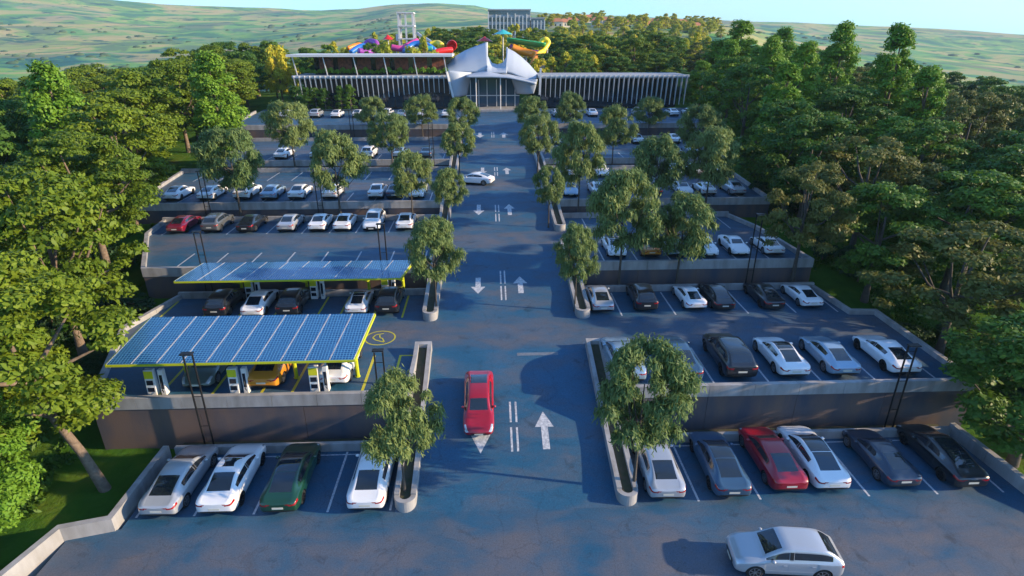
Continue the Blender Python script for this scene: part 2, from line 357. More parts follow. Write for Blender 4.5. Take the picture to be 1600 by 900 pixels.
# ---------------------------------------------------------------- lots and road
XL, XR = -4.75, 7.05      # inner edges of the lots
LOTL = [[(XL, 10), (XL, 27.0), (-17.3, 27.0), (-17.3, 21.5), (-19.4, 21.2), (-20.6, 10)],
        [(XL, 27.9), (XL, 42.2), (-23.7, 42.2), (-25.0, 36.6), (-21.8, 27.9)],
        [(XL, 43.1), (XL, 56.6), (-31.6, 56.6), (-31.0, 52), (-26.6, 43.1)],
        [(XL, 57.5), (XL, 73.6), (-37.5, 73.6), (-35.2, 57.5)],
        [(XL, 74.5), (XL, 91.7), (-37, 91.7), (-33, 74.5)],
        [(XL, 92.6), (XL, 117), (-42, 117), (-39, 92.6)]]
LOTR = [[(XR, 10), (26.6, 10), (26.6, 21.8), (26.2, 27.0), (XR, 27.0)],
        [(XR, 27.9), (27.8, 27.9), (27.8, 37.4), (26.0, 37.5), (25.6, 42.2), (XR, 42.2)],
        [(XR, 43.1), (25.8, 43.1), (25.2, 52), (24.0, 56.6), (XR, 56.6)],
        [(XR, 57.5), (28.6, 57.5), (30, 73.6), (XR, 73.6)],
        [(XR, 74.5), (30.2, 74.5), (31.5, 91.7), (XR, 91.7)],
        [(XR, 92.6), (34, 92.6), (42, 117), (XR, 117)]]
for i in range(6):
    for pl in (LOTL[i], LOTR[i]):
        if i == 0: pl = [(x, y if y > 10 else -25) for x, y in pl]
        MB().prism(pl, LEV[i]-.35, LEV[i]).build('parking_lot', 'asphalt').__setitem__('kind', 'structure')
# road strip; in the aisles it widens to the lots
rb = MB(); EX = [XL, XR]
ys = sorted(set([-25, 117]+RY[1:-1]))
vs = []; 
for y in ys: vs += [(XL, y, zroad(y)), (XR, y, zroad(y)), (XL, y, zroad(y)-.6), (XR, y, zroad(y)-.6)]
fs = []
for i in range(len(ys)-1):
    a, b = 4*i, 4*i+4; fs += [(a, a+1, b+1, b), (a+2, b+2, b+3, a+3), (a, b, b+2, a+2), (a+1, a+3, b+3, b+1)]
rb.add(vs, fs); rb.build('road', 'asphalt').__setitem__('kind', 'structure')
# planting strips behind the low walls
for i, wy in enumerate(WY):
    for a, b in ((LOTL[i][-3][0] if i else -17.3, XL), (XR, LOTR[i][-2][0])):
        MB().box(a, wy-.8, LEV[i]-.4, b, wy-.0, LEV[i]+.06).build('planting_strip', 'soil').__setitem__('kind', 'structure')

def polywall(name, pts, zt, zb, band, th, label, group=None, face='wall_face'):
    """a wall along a polyline; the top `band` metres are pale precast panels, the rest the retaining face"""
    root = empty(name, (pts[0][0], pts[0][1], zt-band), 0, label, 'wall', group)
    ox, oy, oz = root.location
    P_ = [Vector(p) for p in pts]; n = len(P_); nor = []
    for i in range(n):
        d1 = (P_[i]-P_[i-1]).normalized() if i else (P_[1]-P_[0]).normalized()
        d2 = (P_[i+1]-P_[i]).normalized() if i < n-1 else d1
        m_ = (Vector((-d1.y, d1.x))+Vector((-d2.y, d2.x))).normalized(); m_ /= max(.5, m_.dot(Vector((-d1.y, d1.x)))); nor.append(m_)
    def seg(mb, a, b, na, nb, z0, z1, t0=0.0, t1=None):
        t1 = th if t1 is None else t1
        q = [a+na*t0, b+nb*t0, b+nb*t1, a+na*t1]
        mb.prism([(v.x-ox, v.y-oy) for v in q], z0-oz, z1-oz)
    par, fc = MB(), MB()
    for i in range(n-1):
        a, b = P_[i], P_[i+1]; L_ = (b-a).length; k = max(1, round(L_/2.6)); g = .012/L_
        for j in range(k):
            t0, t1 = j/k+(g if j else 0), (j+1)/k-(g if j < k-1 else 0)
            seg(par, a.lerp(b, t0), a.lerp(b, t1), nor[i].lerp(nor[i+1], t0), nor[i].lerp(nor[i+1], t1), zt-band, zt)
        k = max(1, round(L_/5.2)); g = .014/L_
        for j in range(k):
            t0, t1 = j/k+(g if j else 0), (j+1)/k-(g if j < k-1 else 0)
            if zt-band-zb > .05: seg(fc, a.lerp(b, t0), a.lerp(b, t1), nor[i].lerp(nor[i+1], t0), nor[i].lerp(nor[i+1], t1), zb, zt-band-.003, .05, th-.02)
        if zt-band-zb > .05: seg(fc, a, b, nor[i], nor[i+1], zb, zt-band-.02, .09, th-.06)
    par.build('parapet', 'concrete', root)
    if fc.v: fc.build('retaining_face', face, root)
    return root

NM = ['lowest', 'second', 'third', 'fourth', 'fifth', 'top']
# left: near parapet walls and side walls of every terrace
for i in range(1, 6):
    wy = WY[i-1]; xl = LOTL[i][-1][0]; top = LEV[i]+.34
    side = [p for p in LOTL[i][::-1]][:-2]     # near-outer ... far-outer
    pts = [(XL-.02, wy)]+[(xl, wy)]+[(x, y) for x, y in side[1:]]
    if i == 5: pts = pts[:2]+[(-42, 112)]
    pts = [(x, y) for x, y in pts]
    polywall('retaining_wall', [(x, y) for x, y in pts][::-1], top, LEV[i-1]-.9, .72, .3,
             f'concrete retaining wall with pale parapet holding up the {NM[i]} terrace left of the road', 'retaining walls')
    xr = LOTR[i][1][0]; side = LOTR[i][1:-1]
    pts = [(XR+.02, wy), (xr, wy)]+[(x, y) for x, y in side[1:]]
    if i == 5: pts = pts[:2]+[(41, 112)]
    polywall('retaining_wall', pts, top, LEV[i-1]-.9, .72, .3,
             f'concrete retaining wall with pale parapet holding up the {NM[i]} terrace right of the road', 'retaining walls')
# low walls at the back of each terrace
for i in range(0, 5):
    y = WY[i]-1.05
    polywall('low_wall', [(LOTL[i][2][0] if i else -17.3, y), (XL-.03, y)], LEV[i]+.5, LEV[i]-.5, .95, .25,
             f'low pale wall at the back of the {NM[i]} terrace left of the road', 'low walls')
    polywall('low_wall', [(XR+.03, y), (LOTR[i][-2][0], y)], LEV[i]+.5, LEV[i]-.5, .95, .25,
             f'low pale wall at the back of the {NM[i]} terrace right of the road', 'low walls')
polywall('boundary_wall', [(-22.5, 10), (-19.5, 20.9), (-17.5, 21.4), (-17.5, 26.7)][::1], .72, -1.2, 1.3, .3, 'pale stepped boundary wall beside the white cars at lower left')
polywall('boundary_wall', [(26.2, 27.0), (26.5, 21.9), (27.6, 20.5), (27.6, 10)], .72, -1.2, 1.3, .3, 'pale boundary wall beside the black car at lower right')

# planters beside the road
def planter(side, y0, y1, lotlev, label):
    W = 1.05; xin = -3.75 if side < 0 else 6.05       # face to the road
    x0, x1 = (xin-W, xin) if side < 0 else (xin, xin+W)
    root = empty('planter', ((x0+x1)/2, y0, zroad(y0)), 0, label, 'planter', 'planters along the road')
    ox, oy, oz = root.location; th = .25
    out = MB(); N_ = 14
    def top(y): return interp(y, [y0, y0+3, y1], [zroad(y0)+.62, zroad(y0+3)+.5, zroad(y1)+.62])
    def strip(xa, xb, ya, yb, tf):
        yy = list(np.linspace(ya, yb, 9))
        vs = []; fs = []
        for y in yy:
            z = tf(y); zb = min(zroad(y), LEV[0] if lotlev == 1 else LEV[lotlev-1])-.3
            vs += [(xa-ox, y-oy, zb-oz), (xb-ox, y-oy, zb-oz), (xb-ox, y-oy, z-oz), (xa-ox, y-oy, z-oz)]
        for i in range(len(yy)-1):
            a, b = 4*i, 4*i+4; fs += [(a, a+1, b+1, b), (a+1, a+2, b+2, b+1), (a+2, a+3, b+3, b+2), (a+3, a, b, b+3)]
        e = 4*(len(yy)-1); fs += [(3, 2, 1, 0), (e, e+1, e+2, e+3)]
        out.add(vs, fs)
    r_ = W/2
    strip(x0, x0+th, y0+r_, y1, top if side > 0 else (lambda y: max(top(y), LEV[lotlev]+.36 if y > WY[lotlev-1] else 0)))
    strip(x1-th, x1, y0+r_, y1, top if side < 0 else (lambda y: max(top(y), LEV[lotlev]+.36 if y > WY[lotlev-1] else 0)))
    cx = (x0+x1)/2; zt = top(y0)-oz+.0; zb = -.5; vs = []; fs = []
    for k in range(N_+1):
        a = math.pi+math.pi*k/N_
        for rr in (r_, r_-th):
            for z in (zb, zt): vs.append((cx-ox+rr*math.cos(a), y0+r_+rr*math.sin(a)-oy, z))
    for k in range(N_):
        a, b = 4*k, 4*k+4; fs += [(a, b, b+1, a+1), (a+1, b+1, b+3, a+3), (a+3, b+3, b+2, a+2)]
    out.add(vs, fs)
    strip(x0+th, x1-th, y1-.25, y1-.002, top)
    out.build('wall', 'concrete', root)
    s = MB(); yy = np.linspace(y0+.3, y1-.3, 8); vs = []; fs = []
    for y in yy: vs += [(x0+th-ox, y-oy, top(y)-.22-oz), (x1-th-ox, y-oy, top(y)-.22-oz)]
    for i in range(7): fs.append((2*i, 2*i+1, 2*i+3, 2*i+2))
    s.add(vs, fs).build('soil', 'soil', root)
    return root
pl = [(22.0, 33.2), (37.3, 48.2), (52.0, 63), (68, 80.3), (85.8, 98.3)]
for k, (a, b) in enumerate(pl):
    for s in (-1, 1):
        planter(s, a, b, k+1, f'long concrete planter sloping along the {"left" if s < 0 else "right"} side of the road beside the {NM[k]} terrace')

# ---------------------------------------------------------------- markings
def proad(px, py):
    z = 0
    for _ in range(30):
        x, y = P(px, py, z); z = z*.4+zroad(y)*.6
    return x, y, zroad(y)
def mark(name, polys, matn, z=None, label=None, cat='road marking', group=None, lift=.006):
    """polys in world x,y; laid on the road surface (z None) or on a lot level"""
    mb = MB(); cx = polys[0][0][0]; cy = polys[0][0][1]; cz = (zroad(cy) if z is None else z)
    bm = bmesh.new()
    for pl_ in polys:
        bm.faces.new([bm.verts.new((x, y, 0)) for x, y in pl_])
    if z is None:
        for yb in RY[1:-1]:
            bmesh.ops.bisect_plane(bm, geom=bm.verts[:]+bm.edges[:]+bm.faces[:], plane_co=(0, yb, 0), plane_no=(0, 1, 0))
    for v in bm.verts:
        v.co.z = (zroad(v.co.y) if z is None else z)+lift-cz; v.co.x -= cx; v.co.y -= cy
    for f in bm.faces:
        if f.normal.z < 0: f.normal_flip()
    bm.normal_update()
    for f in bm.faces:
        if f.normal.z < 0: f.normal_flip()
    me = bpy.data.meshes.new(name); bm.to_mesh(me); bm.free(); me.materials.append(M[matn])
    o = bpy.data.objects.new(name, me); col.objects.link(o); o.location = (cx, cy, cz)
    return tag(o, label, cat, group)
def rect(x0, y0, x1, y1): return [(x0, y0), (x1, y0), (x1, y1), (x0, y1)]
def arrow(px, pyt, pyb, up, label, wd=1.0):
    x0, yt, _ = proad(px, pyt); x1, yb, _ = proad(px, pyb); x = (x0+x1)/2; L_ = yt-yb; h = L_*.42
    if up: pg = [[(x-wd*.2, yb), (x+wd*.2, yb), (x+wd*.2, yt-h), (x-wd*.2, yt-h)], [(x-wd*.55, yt-h), (x+wd*.55, yt-h), (x, yt)]]
    else: pg = [[(x-wd*.2, yb+h), (x+wd*.2, yb+h), (x+wd*.2, yt), (x-wd*.2, yt)], [(x, yb), (x+wd*.55, yb+h), (x-wd*.55, yb+h)]]
    mark('road_arrow', pg, 'paint_white', None, label, 'road arrow', 'direction arrows on the road')
arrow(851, 643, 702, True, 'large white upward arrow on the road beside the red car', .95)
arrow(751, 640, 709, False, 'white downward arrow tip showing in front of the red car', 1.0)
arrow(813, 432, 458, True, 'white upward arrow on the road between the second planters')
arrow(747, 434, 459, False, 'white downward arrow on the road between the second planters')
arrow(796, 319, 336, True, 'white upward arrow on the road between the third planters')
arrow(748, 320, 336, False, 'white downward arrow on the road between the third planters')
arrow(792, 262, 272, True, 'small white upward arrow between the fourth planters')
arrow(754, 262, 272, False, 'small white downward arrow between the fourth planters')
arrow(787, 207, 215, True, 'faint white upward arrow below the entrance building', 1.2)
arrow(750, 207, 215, False, 'faint white downward arrow below the entrance building', 1.2)
for k, (pa, pb, pc, pd) in enumerate([(628, 660, 668, 706), (423, 443, 447, 469), (320, 331, 334, 346), (261, 267, 269, 275), (206, 210, 211, 215)]):
    xc, _, _ = proad([803, 786, 777, 775, 770][k], (pa+pd)/2); pg = []
    for a, b in ((pa, pb), (pc, pd)):
        y1 = proad(790, a)[1]; y0 = proad(790, b)[1]
        for dx in (-.16, .16): pg.append(rect(xc+dx-.055, y0, xc+dx+.055, y1))
    mark('centre_line', pg, 'paint_white', None, f'pair of double white centre lines between the {["nearest","second","third","fourth","fifth"][k]} planters', 'road marking', 'double centre lines')
x_, y_, _ = proad(840, 553)
mark('stop_line', [rect(x_-1.3, y_-.13, x_+1.3, y_+.13)], 'paint_worn', None, 'short worn white line across the road beyond the red car')
def stall(x, y0, y1, z, label, m='paint_white', grp='white bay lines', w_=.11):
    mark('bay_line', [rect(x-w_/2, y0, x+w_/2, y1)], m, z, label, 'bay line', grp)
def stalls(xs, y0, y1, lev, label, **k):
    for x in xs: stall(x, y0, y1, LEV[lev], label, **k)
stalls([-17.0, -14.3, -11.5, -8.0, -5.0], 22.2, 26.7, 0, 'white line between the parking bays of the nearest left row', grp='bay lines, nearest left row')
mark('bay_line', [rect(-17.1, 26.42, XL, 26.5)], 'paint_white', 0, 'thin white line along the foot of the low wall behind the white cars', 'bay line')
stalls([10.1, 13.2, 18.7, 22.2, 25.6], 22.2, 26.7, 0, 'white line between the parking bays of the nearest right row', grp='bay lines, nearest right row')
mark('bay_line', [rect(XR+.3, 26.42, 25.9, 26.5)], 'paint_white', 0, 'thin white line along the foot of the low wall behind the red car', 'bay line')
stalls([9.5, 12.8, 16.0, 19.1, 22.3, 25.9], 28.4, 32.8, 1, 'white line between the bays of the row above the right retaining wall', grp='bay lines, row above the right wall')
stalls([9.4, 13.3, 18.6, 22.1, 25.2], 37.7, 41.8, 1, 'white line between the bays of the far row of the second right terrace', grp='bay lines, far row of second right terrace')
stalls([-18.5, -15.6, -12.9, -11.2, -7.3], 28.4, 32.6, 1, 'yellow line between the bays under the large solar canopy', m='paint_yellow', grp='yellow bay lines, large canopy', w_=.16)
mark('bay_line', [rect(-5.75, 28.5, -5.6, 32.6), rect(-5.6, 32.46, -4.9, 32.6)], 'paint_yellow', 2.7, 'yellow bay corner line beside the left planter', 'bay line')
stalls([-20.5, -18.0, -15.5, -12.4, -10.8, -8.4, -6.3], 38.0, 41.9, 1, 'yellow line between the bays under the rear canopy', m='paint_yellow', grp='yellow bay lines, rear canopy', w_=.14)
mark('bay_line', [rect(-23.6, 37.2, -23.45, 41.5), rect(-23.45, 37.2, -22.6, 37.33)], 'paint_yellow', 2.7, 'yellow bay corner line beside the sloping left wall', 'bay line')
stalls(np.arange(-24.5, -5, 2.75), 43.8, 47.2, 2, 'white line between the empty bays behind the rear solar canopy', grp='bay lines, empty bays behind canopy')
stalls([-29.8, -24, -20.4, -17.2, -14.7, -12.3, -9.3, -6.3], 52.4, 56.2, 2, 'white line between the bays of the far row of the third left terrace', grp='bay lines, third left terrace')
stalls(np.arange(9.2, 25, 2.7), 43.8, 47.2, 2, 'white line between the bays of the near row of the third right terrace', grp='bay lines, near row of third right terrace')
stalls(np.arange(9.2, 23.5, 2.7), 52.4, 56.2, 2, 'white line between the bays of the far row of the third right terrace', grp='bay lines, far row of third right terrace')
stalls(np.arange(-34, -5, 2.8), 58.3, 62.4, 3, 'white line between the bays of the near row of the fourth left terrace', grp='bay lines, near row of fourth left terrace')
stalls(np.arange(-34, -5, 2.8), 68.6, 73.2, 3, 'white line between the bays of the far row of the fourth left terrace', grp='bay lines, far row of fourth left terrace')
stalls(np.arange(9.2, 28, 2.8), 58.3, 62.4, 3, 'white line between the bays of the near row of the fourth right terrace', grp='bay lines, near row of fourth right terrace')
stalls(np.arange(9.2, 29, 2.8), 68.6, 73.2, 3, 'white line between the bays of the far row of the fourth right terrace', grp='bay lines, far row of fourth right terrace')
stalls(np.arange(-31, -5, 2.8), 75.5, 80, 4, 'white line between the bays of the near row of the fifth left terrace', grp='bay lines, fifth left terrace')
stalls(np.arange(9.2, 29, 2.8), 75.5, 80, 4, 'white line between the bays of the near row of the fifth right terrace', grp='bay lines, fifth right terrace')
# yellow charging emblem on the aisle
ex, ey = P(594, 528, 2.7); pg = []; n = 40; rx = 1.02
for k in range(n):
    a, b = 2*math.pi*k/n, 2*math.pi*(k+1)/n
    pg.append([(ex+rx*math.cos(a), ey+rx*math.sin(a)), (ex+rx*math.cos(b), ey+rx*math.sin(b)), (ex+(rx-.09)*math.cos(b), ey+(rx-.09)*math.sin(b)), (ex+(rx-.09)*math.cos(a), ey+(rx-.09)*math.sin(a))])
def line2(pts, w_):
    for (ax, ay), (bx, by) in zip(pts[:-1], pts[1:]):
        L_ = math.hypot(bx-ax, by-ay); nx, ny = -(by-ay)/L_*w_/2, (bx-ax)/L_*w_/2
        pg.append([(ex+ax-nx, ey+ay-ny), (ex+bx-nx, ey+by-ny), (ex+bx+nx, ey+by+ny), (ex+ax+nx, ey+ay+ny)])
line2([(.15, .62), (-.35, .45), (-.5, .05), (-.25, -.3), (.35, -.6)], .09)
line2([(-.1, .4), (.0, .0), (.15, -.05), (.35, -.55)], .08)
mark('charging_emblem', pg, 'paint_yellow', 2.7, 'yellow ring emblem painted on the asphalt beside the solar canopy', 'ground emblem')

# ---------------------------------------------------------------- cars
def car_proto(kind):
    """returns dict part -> (mesh list). Forward is +Y, origin on the ground at the centre."""
    W = .95
    if kind == 'fastback':
        st = [(-2.46, .76, .40, .76, .66, .80, .50), (-2.38, .86, .28, .86, .74, .90, .60), (-2.12, .93, .22, .95, .80, .985, .64), (-1.92, .945, .20, .965, .81, 1.03, .63),
              (-1.60, .95, .19, .96, .82, 1.16, .60), (-1.20, .945, .18, .95, .83, 1.29, .60), (-.80, .935, .18, .94, .83, 1.38, .60), (-.30, .93, .18, .935, .83, 1.43, .60), (.0, .93, .18, .93, .83, 1.43, .60), (.06, .93, .18, .93, .83, 1.43, .60),
              (.40, .93, .18, .925, .83, 1.39, .59), (.80, .93, .18, .92, .83, 1.20, .62), (1.18, .935, .18, .91, .82, .99, .66), (1.26, .94, .18, .90, .81, .955, .67),
              (1.6, .945, .19, .87, .79, .91, .62), (2.0, .93, .20, .79, .75, .82, .58), (2.3, .86, .22, .68, .68, .70, .50), (2.43, .74, .30, .58, .58, .60, .42), (2.46, .66, .34, .54, .5, .55, .38)]
        rw = (3, 6); ws = (10, 12); sw = (5, 12); bp = 8; H = 1
    elif kind == 'sedan':
        st = [(-2.42, .76, .42, .84, .66, .88, .50), (-2.35, .86, .30, .94, .76, .97, .62), (-2.1, .92, .22, .99, .80, 1.02, .66), (-1.72, .935, .20, .99, .81, 1.06, .66),
              (-1.40, .94, .19, .97, .82, 1.20, .62), (-1.05, .94, .18, .955, .83, 1.36, .60), (-.75, .93, .18, .95, .83, 1.43, .60), (-.3, .93, .18, .94, .83, 1.46, .61), (-.05, .93, .18, .94, .83, 1.46, .61), (.01, .93, .18, .935, .83, 1.46, .61),
              (.35, .93, .18, .93, .83, 1.42, .60), (.75, .93, .18, .925, .83, 1.23, .63), (1.12, .935, .18, .92, .82, 1.02, .66), (1.2, .94, .18, .91, .81, .985, .67),
              (1.6, .94, .19, .88, .79, .93, .64), (2.0, .92, .20, .81, .75, .84, .60), (2.28, .86, .22, .70, .68, .72, .52), (2.4, .74, .30, .60, .58, .62, .42), (2.43, .66, .34, .56, .5, .57, .38)]
        rw = (3, 6); ws = (10, 12); sw = (4, 12); bp = 8
    elif kind == 'sports':
        st = [(-2.26, .72, .38, .66, .62, .70, .50), (-2.2, .84, .28, .78, .74, .82, .58), (-2.0, .93, .22, .86, .78, .91, .60), (-1.8, .95, .20, .89, .78, .96, .56),
              (-1.45, .955, .19, .90, .78, 1.06, .53), (-1.05, .945, .18, .88, .78, 1.17, .53), (-.7, .92, .18, .87, .78, 1.25, .54), (-.25, .91, .18, .86, .78, 1.30, .55), (.0, .905, .18, .855, .78, 1.30, .55), (.06, .905, .18, .855, .78, 1.29, .55),
              (.3, .905, .18, .85, .78, 1.24, .55), (.62, .905, .18, .84, .78, 1.08, .58), (.92, .91, .18, .83, .77, .90, .62), (1.0, .915, .18, .82, .76, .86, .62),
              (1.4, .925, .19, .80, .74, .79, .52), (1.75, .90, .20, .72, .70, .70, .50), (2.05, .82, .22, .60, .62, .60, .46), (2.2, .70, .28, .50, .52, .52, .4), (2.24, .62, .32, .46, .46, .47, .34)]
        rw = (3, 6); ws = (10, 12); sw = (5, 12); bp = 8
    else:  # suv
        st = [(-2.36, .80, .45, .95, .74, 1.02, .60), (-2.3, .90, .34, 1.06, .80, 1.12, .66), (-2.16, .945, .28, 1.10, .83, 1.20, .68), (-2.02, .95, .26, 1.10, .84, 1.30, .68),
              (-1.8, .955, .25, 1.09, .85, 1.47, .68), (-1.55, .955, .25, 1.085, .86, 1.60, .68), (-1.2, .95, .24, 1.08, .86, 1.66, .68), (-.5, .95, .24, 1.07, .86, 1.68, .68), (-.03, .95, .24, 1.06, .86, 1.68, .68), (.04, .95, .24, 1.06, .86, 1.68, .68),
              (.35, .95, .24, 1.055, .86, 1.64, .67), (.75, .95, .24, 1.05, .86, 1.42, .69), (1.15, .95, .24, 1.04, .85, 1.16, .72), (1.23, .955, .24, 1.03, .84, 1.12, .72),
              (1.6, .955, .25, 1.0, .82, 1.07, .70), (2.0, .94, .26, .94, .79, 1.0, .66), (2.24, .88, .30, .84, .72, .88, .58), (2.35, .80, .36, .74, .64, .76, .5), (2.38, .72, .40, .66, .58, .68, .44)]
        rw = (2, 5); ws = (10, 12); sw = (4, 12); bp = 8
    wr_ = .34 if kind != 'suv' else .38
    ya = 1.48 if kind != 'sports' else 1.36; yr = -1.45 if kind != 'sports' else -1.32
    n = len(st); verts = []; J = 11
    for (y, w_, zl, zb, wg, zr, wt) in st:
        cab = zr-zb
        ring = [(0, zl), (w_*.84, zl), (w_*.965, zl+.09), (w_, zl+(zb-zl)*.42), (w_*.985, zl+(zb-zl)*.84), (w_*.955, zb-.015), (wg, zb+.012),
                (wt+.055, zb+.012+cab*.78), (wt-.03, zb+.012+cab*.955), (wt*.5, zr-.004), (0, zr)]
        verts.append((y, ring))
    bm = bmesh.new(); V = []
    for y, ring in verts:
        r = [bm.verts.new((x, y, z)) for x, z in ring]
        l = [r[0]]+[bm.verts.new((-x, y, z)) for x, z in ring[1:-1]]+[r[-1]]
        V.append((r, l))
    names = ['body', 'windscreen', 'rear_window', 'side_window_f', 'side_window_r', 'door_f', 'door_r', 'bonnet', 'roof_panel', 'headlight', 'taillight', 'grille', 'dark_trim', 'wheel_arch', 'boot_lid']
    ID = {k: i for i, k in enumerate(names)}
    sgn = []
    def setf(vs, k):
        try: f = bm.faces.new(vs)
        except ValueError: return
        f.material_index = ID[k]; f.smooth = True
    for i in range(n-1):
        for s in (0, 1):
            for j in range(J-1):
                k = 'body'
                if j in (8, 9):
                    if ws[0] <= i < ws[1]: k = 'windscreen'
                    elif rw[0] <= i < rw[1]: k = 'rear_window'
                    elif rw[1] <= i < ws[0]: k = 'roof_panel'
                    elif i >= 13 and i < 16: k = 'bonnet'
                    elif i < rw[0] and i >= 1: k = 'boot_lid'
                if j == 7 and i >= 13 and i < 16: k = 'bonnet'
                if j == 6 and sw[0] <= i < sw[1]:
                    k = 'side_window_f' if i >= bp+1 else ('side_window_r' if i < bp else 'dark_trim')
                if j in (3, 4) and 9 <= i < 12: k = 'door_f'
                if j in (3, 4) and 6 <= i < 9: k = 'door_r'
                if j in (0, 1): k = 'dark_trim'
                if i == n-3 and j in (4, 5): k = 'headlight'
                if i == n-4 and j == 5: k = 'headlight'
                if i in (0, 1) and j == 4: k = 'taillight'
                a, b, c, d = V[i][s][j], V[i+1][s][j], V[i+1][s][j+1], V[i][s][j+1]
                setf((a, b, c, d) if s == 1 else (d, c, b, a), k)
    for e, i in ((0, 0), (1, n-1)):
        r, l = V[i]
        for j in range(J-1):
            k = 'body'
            if e == 1 and j in (2, 3): k = 'grille'
            if e == 1 and j in (0, 1): k = 'dark_trim'
            if e == 0 and j in (0, 1): k = 'dark_trim'
            if j == 0: vs = (r[0], r[1], l[1])
            elif j == J-2: vs = (r[j], r[j+1], l[j])
            else: vs = (r[j], r[j+1], l[j+1], l[j])
            setf(vs if e == 1 else vs[::-1], k)
    bmesh.ops.recalc_face_normals(bm, faces=bm.faces[:])
    me = bpy.data.meshes.new('cage'); bm.to_mesh(me); bm.free()
    for k in names: me.materials.append(M['gap'])
    for p in me.polygons: pass
    o = bpy.data.objects.new('cage', me); col.objects.link(o)
    sub = o.modifiers.new('s', 'SUBSURF'); sub.levels = 2; sub.render_levels = 2
    cut = MB()
    for yy in (ya, yr):
        for s in (-1, 1):
            N_ = 28; rr = wr_+.05
            vs = [(s*x, yy+rr*math.cos(2*math.pi*k/N_), wr_+rr*math.sin(2*math.pi*k/N_)) for x in (.60, 1.2) for k in range(N_)]
            fs = [(k, (k+1) % N_, N_+(k+1) % N_, N_+k) for k in range(N_)]+[tuple(range(N_))[::-1], tuple(range(N_, 2*N_))]
            cut.add(vs, [f if s > 0 else f[::-1] for f in fs])
    cut.mi = [ID['wheel_arch']]*len(cut.f)
    cm = cut.mesh('cut', ['gap']*len(names)); co = bpy.data.objects.new('cut', cm); col.objects.link(co)
    b = o.modifiers.new('b', 'BOOLEAN'); b.object = co; b.solver = 'EXACT'; b.operation = 'DIFFERENCE'
    try: b.material_mode = 'INDEX'
    except Exception: pass
    dg = bpy.context.evaluated_depsgraph_get(); dg.update()
    ev = bpy.data.meshes.new_from_object(o.evaluated_get(dg))
    bpy.data.objects.remove(o); bpy.data.objects.remove(co)
    bm = bmesh.new(); bm.from_mesh(ev); bmesh.ops.remove_doubles(bm, verts=bm.verts, dist=.0005)
    # each panel gets a shut line / rubber surround
    def groups(k):
        fs = [f for f in bm.faces if f.material_index == ID[k]]; seen = set(); out = []
        for f in fs:
            if f in seen: continue
            st_ = [f]; seen.add(f); g = []
            while st_:
                q = st_.pop(); g.append(q)
                for e in q.edges:
                    for h in e.link_faces:
                        if h not in seen and h.material_index == ID[k]: seen.add(h); st_.append(h)
            out.append(g)
        return out
    GAP = len(names)
    for k, th in (('windscreen', .028), ('rear_window', .03), ('side_window_f', .016), ('side_window_r', .016), ('door_f', .010), ('door_r', .010), ('bonnet', .009), ('boot_lid', .009), ('roof_panel', .008)):
        for g in groups(k):
            res = bmesh.ops.inset_region(bm, faces=g, thickness=th, depth=-.004 if 'door' in k or 'bon' in k else -.003, use_even_offset=True)
            for f in res['faces']: f.material_index = GAP
    full = {}
    parts = []      # (name, key, mesh)
    for k in names[1:]:
        for g in groups(k):
            if len(g) < 2: continue
            vm = {}; b2 = bmesh.new()
            for f in g:
                vv = []
                for v in f.verts:
                    if v not in vm: vm[v] = b2.verts.new(v.co)
                    vv.append(vm[v])
                try: nf = b2.faces.new(vv); nf.smooth = True
                except ValueError: pass
            m2 = bpy.data.meshes.new(k); b2.to_mesh(m2); b2.free(); parts.append((k, m2))
    keep = bm.copy()
    bmesh.ops.delete(keep, geom=[f for f in keep.faces if f.material_index not in (0, GAP)], context='FACES')
    for f in keep.faces: f.material_index = 0 if f.material_index == 0 else 1; f.smooth = True
    bme = bpy.data.meshes.new('body'); keep.to_mesh(bme); keep.free(); bm.free()
    return dict(body=bme, parts=parts, ya=ya, yr=yr, wr=wr_, L0=st[0][0], L1=st[-1][0], zb=[s[3] for s in st], mir=(.62 if kind == 'sports' else .80), belt=st[12][3], kind=kind, st=st)

def wheel_meshes(rad):
    t = MB(); N_ = 28; prof = [(-.11, rad*.70), (-.115, rad*.93), (-.08, rad), (.08, rad), (.115, rad*.93), (.11, rad*.70)]
    vs = [(x, r*math.cos(2*math.pi*k/N_), r*math.sin(2*math.pi*k/N_)) for x, r in prof for k in range(N_)]
    fs = [(i*N_+k, i*N_+(k+1) % N_, (i+1)*N_+(k+1) % N_, (i+1)*N_+k) for i in range(5) for k in range(N_)]
    t.add(vs, fs); tm = t.mesh('wheel', 'tyre', True)
    out = []
    for mt in ('rim', 'rim_dark'):
        r = MB(); R0 = rad*.70
        ring = [(.115, R0), (.118, R0*.90), (.06, R0*.88)]
        vs = [(x, q*math.cos(2*math.pi*k/N_), q*math.sin(2*math.pi*k/N_)) for x, q in ring for k in range(N_)]
        r.add(vs, [(i*N_+k, i*N_+(k+1) % N_, (i+1)*N_+(k+1) % N_, (i+1)*N_+k) for i in range(2) for k in range(N_)])
        for k in range(7):
            a = 2*math.pi*k/7; c, s = math.cos(a), math.sin(a)
            r.bar((.10, .02*c, .02*s), (.108, R0*.95*c, R0*.95*s), .045, .03, up=(1, 0, 0))
        r.tube([(.09, 0, 0), (.125, 0, 0)], .05, 10)
        r.cur = 1; vs = [(.02, R0*.97*math.cos(2*math.pi*k/N_), R0*.97*math.sin(2*math.pi*k/N_)) for k in range(N_)]
        r.add(vs, [tuple(range(N_))])
        out.append(r.mesh('rim', [mt, 'gap']))
    return tm, out
WH = {.34: wheel_meshes(.34), .38: wheel_meshes(.38)}
PR = {k: car_proto(k) for k in ('fastback', 'sedan', 'sports', 'suv')}
MC = {}
